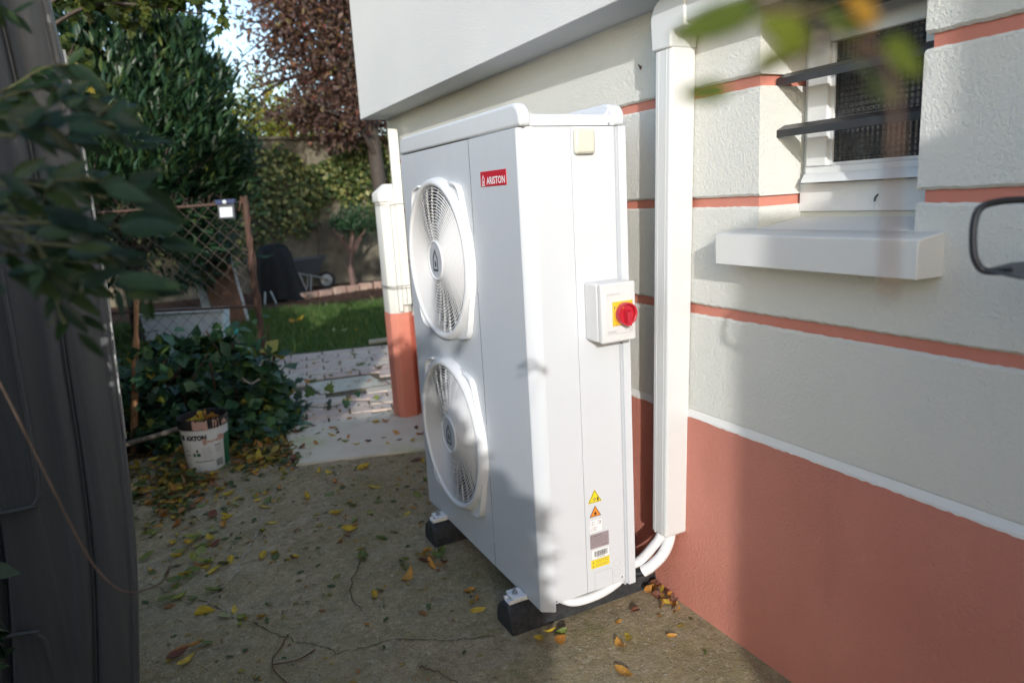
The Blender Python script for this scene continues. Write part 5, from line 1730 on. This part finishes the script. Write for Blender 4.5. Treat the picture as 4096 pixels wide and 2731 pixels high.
# pressed frame on the sheet (rounded lower corner) and a latch
pts = [(-1.686, 1.958, 1.25), (-1.694, 1.957, 0.75)] + [(-1.700 - 0.035 * (1 - math.cos(a)), 1.957, 0.60 - 0.04 * math.sin(a)) for a in [k / 5 * math.pi / 2 for k in range(6)]] + [(-2.05, 1.985, 0.55)]
MB().tube(smoothpath(pts, 3), 0.006, 8).build('pressed_rib', 'sheet_grey', dp, smooth=60)
pts = [(-2.0, 1.975, 0.235)] + [(-1.78 + 0.03 * math.sin(a), 1.955, 0.215 - 0.02 * (1 - math.cos(a)) - 0.03 * k / 5) for k, a in enumerate([k / 5 * math.pi / 2 for k in range(6)])] + [(-1.745, 1.957, 0.06)]
MB().tube(smoothpath(pts, 3), 0.006, 8).build('pressed_rib', 'sheet_grey', dp, smooth=60)
MB().tube([(-1.472, 1.955, 1.70), (-1.468, 1.945, 1.58), (-1.466, 1.95, 1.50), (-1.468, 1.955, 1.1), (-1.484, 1.955, .7)], 0.004, 6).build('edge_bead', 'galv', dp, smooth=60)

# ================================================================== FOREGROUND FOLIAGE
LEFT= [((-1.4094, 0.692, 1.4024), (-1.4087, 0.6896, 1.4258)), ((-1.4381, 0.7992, 1.4024), (-1.446, 0.7626, 1.4234)), ((-1.4028, 0.7135, 1.4035), (-1.3757, 0.6829, 1.4106)), ((-1.3746, 0.7913, 1.3972), (-1.3466, 0.777, 1.4259)), ((-1.3623, 0.7902, 1.4013), (-1.3068, 0.7262, 1.4057)), ((-1.3626, 0.6897, 1.3738), (-1.312, 0.6821, 1.3755)), ((-1.3475, 0.7802, 1.3658), (-1.2914, 0.7475, 1.3684)), ((-1.4069, 0.6944, 1.3879), (-1.3433, 0.6173, 1.3768)), ((-1.4077, 0.7485, 1.3804), (-1.3422, 0.6779, 1.3667)), ((-1.4127, 0.8101, 1.4185), (-1.3613, 0.8227, 1.4162)), ((-1.3826, 0.6601, 1.3228), (-1.3371, 0.6082, 1.3042)), ((-1.3815, 0.7723, 1.3191), (-1.3148, 0.7512, 1.3001)), ((-1.3747, 0.7608, 1.2841), (-1.271, 0.69, 1.2755)), ((-1.3565, 0.6292, 1.287), (-1.2922, 0.5702, 1.2711)), ((-1.3414, 0.7387, 1.2691), (-1.3041, 0.69, 1.2504)), ((-1.3344, 0.6512, 1.2582), (-1.2911, 0.6163, 1.2402)), ((-1.4384, 0.7237, 1.2923), (-1.3501, 0.6627, 1.261)), ((-1.4524, 0.8191, 1.28), (-1.36, 0.733, 1.2747)), ((-1.4128, 0.6284, 1.2614), (-1.3481, 0.6443, 1.2497)), ((-1.4011, 0.7776, 1.2418), (-1.3258, 0.7926, 1.2274)), ((-1.3948, 0.6906, 1.2294), (-1.3084, 0.6961, 1.2162)), ((-1.3823, 0.7691, 1.207), (-1.2973, 0.6929, 1.1958)), ((-1.3709, 0.7284, 1.1984), (-1.3209, 0.7387, 1.1837)), ((-1.3741, 0.7186, 1.2147), (-1.3769, 0.7117, 1.1684)), ((-1.3623, 0.6414, 1.2), (-1.3559, 0.6136, 1.1711)), ((-1.4485, 0.6825, 1.243), (-1.4601, 0.6293, 1.1998)), ((-1.446, 0.7396, 1.21), (-1.4685, 0.7158, 1.1633)), ((-1.444, 0.7716, 1.178), (-1.4622, 0.7203, 1.1405)), ((-1.4485, 0.8005, 1.2203), (-1.4237, 0.8044, 1.1945)), ((-1.4408, 0.7972, 1.2062), (-1.3981, 0.8118, 1.1647)), ((-1.4325, 0.7821, 1.1775), (-1.3812, 0.7581, 1.1443)), ((-1.4195, 0.6148, 1.1796), (-1.3915, 0.6194, 1.138)), ((-1.4265, 0.6836, 1.3406), (-1.3918, 0.6362, 1.3076)), ((-1.4638, 0.7938, 1.3507), (-1.4042, 0.7649, 1.3408)), ((-1.4799, 0.7491, 1.3188), (-1.439, 0.7777, 1.3135)), ((-1.4777, 0.7882, 1.3364), (-1.4455, 0.7508, 1.3213)), ((-1.4388, 0.7013, 1.3269), (-1.3997, 0.7202, 1.3141)), ((-1.4195, 0.7514, 1.4095), (-1.4195, 0.7905, 1.4401)), ((-1.4276, 0.731, 1.4025), (-1.4506, 0.7095, 1.4093)), ((-1.4101, 0.7584, 1.4147), (-1.3679, 0.776, 1.425)), ((-1.3636, 0.662, 1.3825), (-1.3424, 0.6933, 1.4202)), ((-1.3604, 0.7998, 1.3945), (-1.3035, 0.8104, 1.4116)), ((-1.3593, 0.7809, 1.3924), (-1.306, 0.6945, 1.3749)), ((-1.3505, 0.7363, 1.3718), (-1.2827, 0.7434, 1.3685)), ((-1.401, 0.6571, 1.3766), (-1.3402, 0.5989, 1.3674)), ((-1.4072, 0.6983, 1.3695), (-1.3446, 0.6677, 1.3575)), ((-1.3981, 0.7324, 1.4158), (-1.3663, 0.7116, 1.4069)), ((-1.3768, 0.7665, 1.3286), (-1.3331, 0.6839, 1.3099)), ((-1.3754, 0.6316, 1.3161), (-1.3239, 0.559, 1.2956)), ((-1.3699, 0.6325, 1.2765), (-1.2812, 0.538, 1.2694)), ((-1.3519, 0.7783, 1.2761), (-1.2722, 0.7791, 1.2748)), ((-1.3357, 0.6054, 1.2622), (-1.3007, 0.5862, 1.2525)), ((-1.3291, 0.6443, 1.2637), (-1.2855, 0.5962, 1.2393)), ((-1.4404, 0.7142, 1.3009), (-1.3439, 0.6718, 1.2504)), ((-1.4555, 0.7586, 1.2747), (-1.3602, 0.6974, 1.2823)), ((-1.4207, 0.665, 1.2555), (-1.3393, 0.6061, 1.2591)), ((-1.3891, 0.6373, 1.2564), (-1.3243, 0.6081, 1.241)), ((-1.3905, 0.7366, 1.2154), (-1.3102, 0.6814, 1.2069)), ((-1.3787, 0.6177, 1.2277), (-1.3023, 0.5415, 1.2194)), ((-1.3751, 0.6646, 1.207), (-1.3198, 0.6477, 1.2004)), ((-1.3866, 0.7446, 1.2059), (-1.3828, 0.7183, 1.1582)), ((-1.3547, 0.7292, 1.1925), (-1.3587, 0.7362, 1.1531)), ((-1.4504, 0.7197, 1.239), (-1.4701, 0.7037, 1.1894))]
LRACH= [[(-1.5118, 0.7842, 1.2845), (-1.4909, 0.7713, 1.2729), (-1.4547, 0.7514, 1.2645), (-1.4181, 0.7319, 1.2581), (-1.3901, 0.7149, 1.244)], [(-1.5118, 0.7842, 1.2845), (-1.4631, 0.7571, 1.2712), (-1.4489, 0.7429, 1.2394), (-1.4448, 0.7324, 1.2021), (-1.4409, 0.7248, 1.1771)], [(-1.5028, 0.803, 1.387), (-1.4564, 0.7794, 1.384), (-1.4114, 0.7603, 1.3977), (-1.3624, 0.7335, 1.3864)], [(-1.5048, 0.7919, 1.3335), (-1.4639, 0.7711, 1.331), (-1.428, 0.7509, 1.3205), (-1.3808, 0.7251, 1.3093)], [(-1.5106, 0.7855, 1.2927), (-1.4515, 0.7549, 1.2869), (-1.3963, 0.726, 1.2794), (-1.3406, 0.6977, 1.2759)]]
RIGHT= [((-1.1404, 0.0254, 1.3451), (-1.1635, 0.0437, 1.3388)), ((-1.1543, 0.0227, 1.3165), (-1.1656, 0.0365, 1.3175)), ((-1.1265, 0.014, 1.3316), (-1.147, 0.0156, 1.3402)), ((-1.1143, 0.0124, 1.3377), (-1.1215, 0.0268, 1.3502)), ((-1.1173, -0.0053, 1.3347), (-1.1268, -0.0015, 1.3444)), ((-1.1099, 0.0032, 1.326), (-1.1124, 0.0232, 1.3402)), ((-1.1051, 0.0209, 1.3251), (-1.1175, 0.0233, 1.3314)), ((-1.0926, 0.0122, 1.3208), (-1.0929, 0.0271, 1.333)), ((-1.1381, 0.0112, 1.3289), (-1.1513, 0.0151, 1.3237)), ((-1.1141, -0.0066, 1.3268), (-1.0898, -0.0071, 1.3212)), ((-1.0958, 0.0023, 1.3111), (-1.0876, 0.0168, 1.3229)), ((-1.126, 0.0309, 1.3485), (-1.1374, 0.0444, 1.353)), ((-1.1146, 0.0214, 1.3421), (-1.1238, 0.0315, 1.3549)), ((-1.122, -0.0024, 1.3318), (-1.1275, 0.0061, 1.3413))]
RRACH= [[(-1.1603, -0.0458, 1.2507), (-1.1506, -0.0383, 1.2797), (-1.1316, -0.0242, 1.3082), (-1.1157, -0.0053, 1.3259), (-1.1152, 0.0089, 1.3392), (-1.1283, 0.0287, 1.3479), (-1.1355, 0.0338, 1.3547)], [(-1.1157, -0.0053, 1.3259), (-1.1174, 0.0142, 1.3326), (-1.1451, 0.0306, 1.3196)]]
ROD= [(-0.2795, 0.3476, 1.2402), (-0.3029, 0.3713, 1.2436), (-0.3245, 0.3931, 1.2423), (-0.3455, 0.4019, 1.2356), (-0.3554, 0.4028, 1.2177), (-0.361, 0.3991, 1.1891), (-0.3613, 0.3946, 1.1689), (-0.3549, 0.3882, 1.1546), (-0.3507, 0.3743, 1.1522), (-0.354, 0.3538, 1.155)]
STEM= [(-1.5879, 1.0486, 1.1302), (-1.5636, 1.0224, 1.0678), (-1.5258, 0.9756, 0.9437), (-1.5032, 0.9475, 0.8693), (-1.4835, 0.9251, 0.8133), (-1.4607, 0.9059, 0.7784), (-1.4373, 0.892, 0.7678)]
def leafpiece(bm_, a, b, wid, fold, curl, nseg=7):
    a, b = Vector(a), Vector(b)
    y = (b - a)
    L_ = y.length
    y.normalize()
    toc = Vector((-0.15, -0.92, 0.25)).normalized()      # leaves turned to the sun side
    nrm = (toc + Vector((random.uniform(-.5, .5), random.uniform(-.5, .5), random.uniform(-.2, .8)))).normalized()
    x = y.cross(nrm).normalized()
    z = x.cross(y)
    vs_ = []
    for i in range(nseg + 1):
        s = i / nseg
        w = wid * L_ * (math.sin(math.pi * min(1, .03 + .97 * s ** .78)) ** .85) * .5 + .0008
        p = a + y * L_ * s + z * (-curl * L_ * s * s)
        vs_ += [p - x * w + z * fold * w, p, p + x * w + z * fold * w]
    bm_.add(vs_, [(i * 3 + j, i * 3 + j + 1, i * 3 + j + 4, i * 3 + j + 3) for i in range(nseg) for j in range(2)])
random.seed(5)
fb = thing('leafy_branch', LRACH[0][0], 'dark green pinnate branch hanging blurred close at the left of the picture', 'branch')
for r_ in LRACH:
    ext = [Vector(r_[0]) + Vector((-0.35, 0.12, 0.06))] + [Vector(q) for q in r_]
    MB().tube(smoothpath(ext, 5), 0.0022, 6).build('stalk', 'stem_green', fb, smooth=60)
for i, (a, b) in enumerate(LEFT):
    mb = MB()
    b = Vector(a).lerp(Vector(b), random.uniform(.48, .72))
    leafpiece(mb, a, b, random.uniform(.22, .30), .25, random.uniform(-.08, .18))
    mb.build('leaflet', 'leaf_front', fb, smooth=60)
UPR = [[(q[0] + dx, q[1] + .1, q[2] + dz) for q in LRACH[2]] for dx, dz in ((-.05, .07), (-.09, .13), (-.02, .03))]
for r_ in LRACH + LRACH[:3] + UPR:
    pth = smoothpath([Vector(q) + Vector((random.uniform(-.03, .03), random.uniform(-.1, .15), random.uniform(-.03, .05))) for q in r_], 4)
    MB().tube(pth, 0.0014, 5).build('stalk', 'stem_green', fb, smooth=60)
    for i_, p_ in enumerate(pth[1:]):
        for sd in (-1, 1):
            if random.random() < .35:
                continue
            d_ = Vector((random.uniform(.015, .04), random.uniform(-.02, .02), sd * random.uniform(.010, .03) - .008))
            mb = MB()
            leafpiece(mb, p_, p_ + d_, random.uniform(.28, .38), .25, random.uniform(-.05, .2))
            mb.build('leaflet', 'leaf_front', fb, smooth=60)
rb_ = thing('autumn_branch', RRACH[0][0], 'yellowing green twig hanging blurred in front of the window at top right', 'branch')
for r_ in RRACH:
    MB().tube(smoothpath([Vector(q) for q in r_], 6), 0.0011, 6).build('stalk', 'twig', rb_, smooth=60)
for i, (a, b) in enumerate(RIGHT):
    mb = MB()
    leafpiece(mb, a, b, random.uniform(.42, .56), .2, random.uniform(-.05, .15))
    mb.build('leaflet', 'leaf_gold' if i in (4, 5, 6) else 'leaf_olive', rb_, smooth=60)
o = MB().tube(smoothpath([Vector(q) for q in STEM] + [Vector((-1.40, 0.885, .775)), Vector((-1.385, .88, .80))], 5), 0.0016, 6).build('bare_stem', 'twig', None, smooth=60)
finish(o, 'thin dark brown stem curving down across the dark panel', 'stem')

# dark metal handle at the right border
mh = thing('metal_handle', (0.05, 0.36, 1.15), 'bent black metal rod with flat grey plate at the right picture border', 'handle')
MB().tube(smoothpath([Vector(q) for q in ROD], 5), 0.0048, 10).build('rod', 'metal_dark', mh, smooth=60)
MB().prism([(-0.357, 0.382, 1.152), (-0.372, 0.330, 1.147), (-0.345, 0.285, 1.142), (-0.15, 0.245, 1.142), (0.0425, 0.25, 1.142), (0.0425, 0.41, 1.142), (-0.15, 0.408, 1.146), (-0.26, 0.405, 1.150)][::-1], (0, 0, 0.004)).build('plate', 'barrow_grey', mh)
MB().tube([(-0.28, 0.347, 1.240), (-0.10, 0.33, 1.236), (0.052, 0.33, 1.236)], 0.0062, 8).build('rod', 'metal_dark', mh, smooth=60)

# ================================================================== FALLEN LEAVES AND TWIGS
random.seed(99)
def fallen_mesh(mat, wid, curl, roll, nseg=6):
    vs_, fs_ = [], []
    tw = random.uniform(-.6, .6)
    for i in range(nseg + 1):
        s = i / nseg
        w = wid * (math.sin(math.pi * min(1, .03 + .97 * s ** .8)) ** .9) * .5 + .004
        z = curl * (s - .5) ** 2 * 2 + .03
        a = tw * (s - .5)
        bend = 0.05 * math.sin(s * 3 + tw)
        for k_, u_ in enumerate((-1, -.5, 0, .5, 1)):
            vs_.append((bend + u_ * w * math.cos(a), s - .5, z + roll * abs(u_) ** 1.6 * w * 1.2 + u_ * w * math.sin(a) + random.uniform(-.012, .012)))
    zmin = min(v[2] for v in vs_)
    vs_ = [(x, y, z - zmin) for x, y, z in vs_]
    for i in range(nseg):
        for j in range(4):
            fs_.append((i * 5 + j, i * 5 + j + 1, i * 5 + j + 6, i * 5 + j + 5))
    me = bpy.data.meshes.new('fallen_leaf')
    me.from_pydata(vs_, [], fs_)
    me.polygons.foreach_set('use_smooth', [True] * len(me.polygons))
    setmat(me, mat)
    return me
FM = {}
for c_ in ('yellow', 'orange', 'green', 'brown', 'pale'):
    FM[c_] = [fallen_mesh('fallen_' + c_, random.uniform(.32, .60), random.uniform(.05, .55), random.uniform(-.2, .9)) for _ in range(6)]
PLACES = {'yard': ('on the bare concrete yard', GZ), 'heap': ('in the drift around the paint bucket', GZ), 'slab': ('on the pale slab', GZ + .012), 'path': ('on the pink pavers', GZ + .008), 'grass': ('on the lawn', GZ + .05), 'foot': ('close around the rubber supports', GZ), 'corner': ('heaped at the foot of the salmon plinth', GZ), 'bucketleaf': ('inside the paint bucket', GZ + .245)}
cnt = 0
def zone(x, y):
    if x > -0.40:
        return 'on concrete between heat pump and picture bottom' if y < 2.6 else 'on concrete beyond the heat pump'
    if y < 1.75:
        return 'on concrete nearer than the crack'
    side = 'by the dark panel' if x < -1.25 else 'in mid yard' if x < -0.85 else 'along the heat pump front'
    if y < 2.3:
        return 'on concrete just past the crack ' + side
    if y < 2.9:
        return 'halfway up the concrete ' + side
    return 'on concrete near the bucket ' + side if x < -.85 else 'on concrete just before the pale slab'
def drop(place, x, y, c_, size, dz=0.0, tilt=.25, rz=None):
    global cnt
    txt, z = PLACES[place]
    o = bpy.data.objects.new('fallen_leaf', random.choice(FM[c_]))
    o.location = (x, y, z + .003 + dz)
    o.scale = (size * random.uniform(.8, 1.15), size, size * random.uniform(.7, 1.2))
    o.rotation_euler = (random.gauss(0, tilt), random.gauss(0, tilt), random.uniform(0, 6.28) if rz is None else rz)
    col.objects.link(o)
    nm_ = {'yellow': 'yellow', 'orange': 'orange', 'green': 'green', 'brown': 'dark brown', 'pale': 'pale green'}[c_]
    sz = 'tiny' if size < .038 else 'small' if size < .05 else 'broad' if size < .064 else 'large'
    if place == 'yard':
        txt = zone(x, y)
    elif place == 'heap':
        txt = ('left of' if x < -1.4 else 'in front of' if x < -1.1 else 'right of') + ' the paint bucket'
    elif place in ('slab', 'path'):
        txt += (' near ivy' if x < (-.42 if place == 'slab' else -.3) else ' near the gate post') + ('' if place == 'slab' else ', before the cover' if y < 4.9 else ', beyond the cover' if y > 5.4 else ', beside the cover')
    elif place == 'foot':
        txt = 'by the near rubber support' if y < 1.8 else 'by the far rubber support'
    finish(o, '%s %s fallen leaf %s' % (sz, nm_, txt), 'leaf', '%s %s fallen leaves %s' % (sz, nm_, txt))
    cnt += 1
def pick(w):
    return random.choices(('yellow', 'orange', 'green', 'brown', 'pale'), w)[0]
def free(x, y):
    if -0.53 < x and (1.60 < y < 1.74 or 2.27 < y < 2.41):
        return False
    if x > -0.40 and 1.5 < y < 2.6:
        return False
    if math.hypot(x + 1.235, y - 3.86) < .14:
        return False
    return x < 0.03
n_ = 0
while n_ < 92:
    x, y = random.uniform(-1.56, -0.05), random.uniform(1.25, 3.5)
    dens = 0.08 + 0.92 * max(0, min(1, (y - 1.7) / 1.6)) ** 1.2
    dens *= 0.55 + 0.45 * max(0, min(1, (-x - .5) / .8))
    if random.random() < dens and free(x, y):
        drop('yard', x, y, pick((5, 2.2, 5, .8, .6)), random.uniform(.034, .076))
        n_ += 1
for (x, y, c_, s_) in ((-1.18, 1.68, 'yellow', .06), (-0.83, 2.07, 'yellow', .062), (-0.80, 2.10, 'green', .05), (-0.55, 1.80, 'yellow', .055), (-0.53, 1.92, 'orange', .05), (-1.30, 2.22, 'pale', .06), (-1.36, 2.28, 'yellow', .07), (-1.27, 2.25, 'yellow', .05), (-0.22, 1.42, 'yellow', .06), (-0.26, 1.40, 'orange', .05), (-0.10, 1.36, 'orange', .035), (-0.20, 1.50, 'orange', .03), (-0.12, 1.52, 'brown', .04)):
    drop('yard', x, y, c_, s_, tilt=.35)
for i in range(22):   # two denser drifts by the panel
    x, y = random.gauss(-1.38, .07), random.gauss(2.85 if i % 2 else 2.62, .05)
    drop('yard', x, y, pick((3, 1, 6, .5, 1)), random.uniform(.04, .075), random.uniform(0, .015))
for i in range(10):
    drop('yard', random.gauss(-1.42, .05), random.gauss(2.05 if i < 6 else 2.42, .035), pick((1, 1, 6, .5, 0)), random.uniform(.04, .07), random.uniform(0, .012))
n_ = 0
while n_ < 56:
    x, y = random.uniform(-1.62, -0.80), random.uniform(3.50, 4.10)
    if math.hypot(x + 1.235, y - 3.86) < .15:
        continue
    drop('heap', x, y, pick((4, 4, 3, 1, .5)), random.uniform(.045, .08), random.uniform(0, .02), .4)
    n_ += 1
for i in range(34):
    x, y = random.uniform(-0.78, 0.05), random.uniform(3.5, 4.18)
    drop('slab', x, y, pick((3, 3, 3, 2, .5)), random.uniform(.03, .06))
for i in range(34):
    x, y = random.uniform(-0.75, 0.6), random.uniform(4.25, 6.3)
    if x > -.06 and y < 4.5:
        continue
    drop('path', x, y, pick((4, 3, 4, 1.5, .5)), random.uniform(.045, .085))
for (x, y, c_, s_) in ((0.02, 8.4, 'yellow', .16), (0.10, 8.35, 'yellow', .13), (-0.02, 8.3, 'orange', .10), (0.35, 7.2, 'pale', .12), (0.45, 7.15, 'yellow', .10), (0.25, 7.3, 'pale', .10), (0.95, 7.1, 'yellow', .10)):
    drop('grass', x, y, c_, s_, 0, .4)
for i in range(20):
    y0 = random.choice((2.22, 2.24, 1.56))
    if y0 > 2:
        x, y = random.gauss(-0.57, .045), random.gauss(2.20, .05)
    else:
        x, y = random.gauss(-0.44, .05), random.gauss(1.545, .028)
    drop('foot', x, min(y, 2.27 if y0 > 2 else 1.595), pick((2, 3, 5, 1.5, .3)), random.uniform(.04, .065), random.uniform(0, .02), .5)
for i in range(16):
    y = random.gauss(1.53, .05)
    drop('corner', min(0.02, random.gauss(0.005, .018)), min(y, 1.59), pick((1, 6, .6, 2, 0)), random.uniform(.03, .05), random.uniform(0, .03), .7)
for i in range(24):
    a, r = random.uniform(0, 6.28), random.uniform(0, .085)
    drop('bucketleaf', -1.235 + r * math.cos(a), 3.86 + r * math.sin(a), pick((4, 4, 1, 1.5, 0)), random.uniform(.05, .075), random.uniform(0, .03), .5)
drop('bucketleaf', -1.235, 3.80, 'yellow', .10, .02, .9)

# small uncountable litter
n = 1500
px = np.concatenate([rng.uniform(-1.6, 0.0, 1100), rng.uniform(-1.65, -.7, 500), rng.uniform(-.9, .7, 700)])
py = np.concatenate([rng.uniform(1.2, 3.5, 1100), rng.uniform(3.5, 4.5, 500), rng.uniform(4.0, 6.4, 700)])
keep = np.array([free(a, b) if b < 4.2 else a < .7 for a, b in zip(px, py)]) & (rng.random(len(px)) < np.clip((py - 1.0) / 2.4, .12, 1))
P = np.stack([px, py, np.where((py > 3.5) & (px > -.8), GZ + .017, GZ + .004)], 1)[keep]
tip = np.stack([rng.normal(size=len(P)), rng.normal(size=len(P)), rng.normal(0, .15, len(P))], 1)
o = scatter('leaf_litter', 'litter_mix', LEAF_SMALL, P, rng.uniform(.010, .030, len(P)) * rng.uniform(.6, 1.7, len(P)), tip, np.tile([0, 0, 1.0], (len(P), 1)) + randdirs(len(P)) * .3)
finish(o, 'crumbled bits of dead leaves strewn over the ground', 'litter', kind='stuff')
n = 1400
P = np.stack([rng.uniform(-1.3, 2.6, n), rng.uniform(9.6, 12.3, n), np.full(n, GZ + .02)], 1)
tip = np.stack([rng.normal(size=n), rng.normal(size=n), rng.normal(0, .2, n)], 1)
o = scatter('bed_litter', 'leaf_red', LEAF_OVAL, P, rng.uniform(.04, .08, n), tip, np.tile([0, 0, 1.0], (n, 1)) + randdirs(n) * .3)
finish(o, 'fallen red brown leaves covering the soil of the flower bed', 'litter', kind='stuff')
n = 1100
dx_ = np.concatenate([rng.normal(-.93, .13, 420), rng.normal(-1.42, .11, 380), rng.normal(-1.2, .2, 300)])
dy_ = np.concatenate([rng.normal(3.86, .14, 420), rng.normal(3.62, .20, 380), rng.normal(3.98, .16, 300)])
ok_ = (np.hypot(dx_ + 1.235, dy_ - 3.86) > .13) & (dx_ < -.8)
P = np.stack([dx_, dy_, GZ + .004 + rng.random(n) * .025], 1)[ok_]
tip = np.stack([rng.normal(size=len(P)), rng.normal(size=len(P)), rng.normal(0, .3, len(P))], 1)
o = scatter('leaf_drift', 'litter_mix', LEAF_OVAL, P, rng.uniform(.03, .065, len(P)), tip, np.tile([0, 0, 1.0], (len(P), 1)) + randdirs(len(P)) * .5)
finish(o, 'thick drift of yellow and orange leaves around the bucket and ivy edge', 'litter', kind='stuff')
# grit on the concrete
n = 900
P = np.stack([rng.uniform(-1.6, 0.0, n), rng.uniform(1.0, 3.4, n), np.full(n, GZ + .001)], 1)
peb = (np.array([(-.5, -.4, 0), (.5, -.3, 0), (.4, .5, 0), (-.4, .4, 0), (-.3, -.2, .5), (.3, -.2, .45), (.2, .3, .5), (-.2, .25, .4)], float), np.array([(0, 1, 5, 4), (1, 2, 6, 5), (2, 3, 7, 6), (3, 0, 4, 7), (4, 5, 6, 7)], int))
tip = np.stack([rng.normal(size=n), rng.normal(size=n), np.zeros(n)], 1)
o = scatter('grit', 'flint', peb, P, rng.uniform(.0015, .0050, n), tip, np.tile([0, 0, 1.0], (n, 1)))
finish(o, 'small pale grit scattered over the concrete yard', 'grit', kind='stuff')

TW = (((-1.13, 2.0), (-1.20, 1.86), (-1.16, 1.72), (-1.14, 1.60), 'forked dry twig lying on the concrete before the crack'),
      ((-0.76, 2.42), (-0.84, 2.26), (-0.90, 2.12), (-0.89, 2.0), 'thin curved dry stalk lying in the middle of the concrete'),
      ((-0.82, 1.62), (-0.79, 1.58), (-0.77, 1.53), (-0.75, 1.49), 'short dark twig on the concrete near the picture bottom'))
for a, b, c_, d_, lab in TW:
    tg = thing('twig', (b[0], b[1], GZ), lab, 'twig')
    tp0 = smoothpath([(q[0], q[1], GZ + .006 + .004 * (i % 2)) for i, q in enumerate((a, b, c_, d_))], 4)
    tp0 = [p_ + Vector((random.gauss(0, .004), random.gauss(0, .004), 0)) for p_ in tp0]
    MB().tube(tp0, [.0024 - .0013 * i / len(tp0) for i in range(len(tp0))], 6).build('stick', 'twig', tg, smooth=60)
    if 'forked' in lab:
        MB().tube(smoothpath([(b[0], b[1], GZ + .008), (b[0] + .07, b[1] - .02, GZ + .010), (b[0] + .13, b[1] + .01, GZ + .006)], 4), 0.0024, 6).build('stick', 'twig', tg, smooth=60)
print('fallen leaves', cnt)
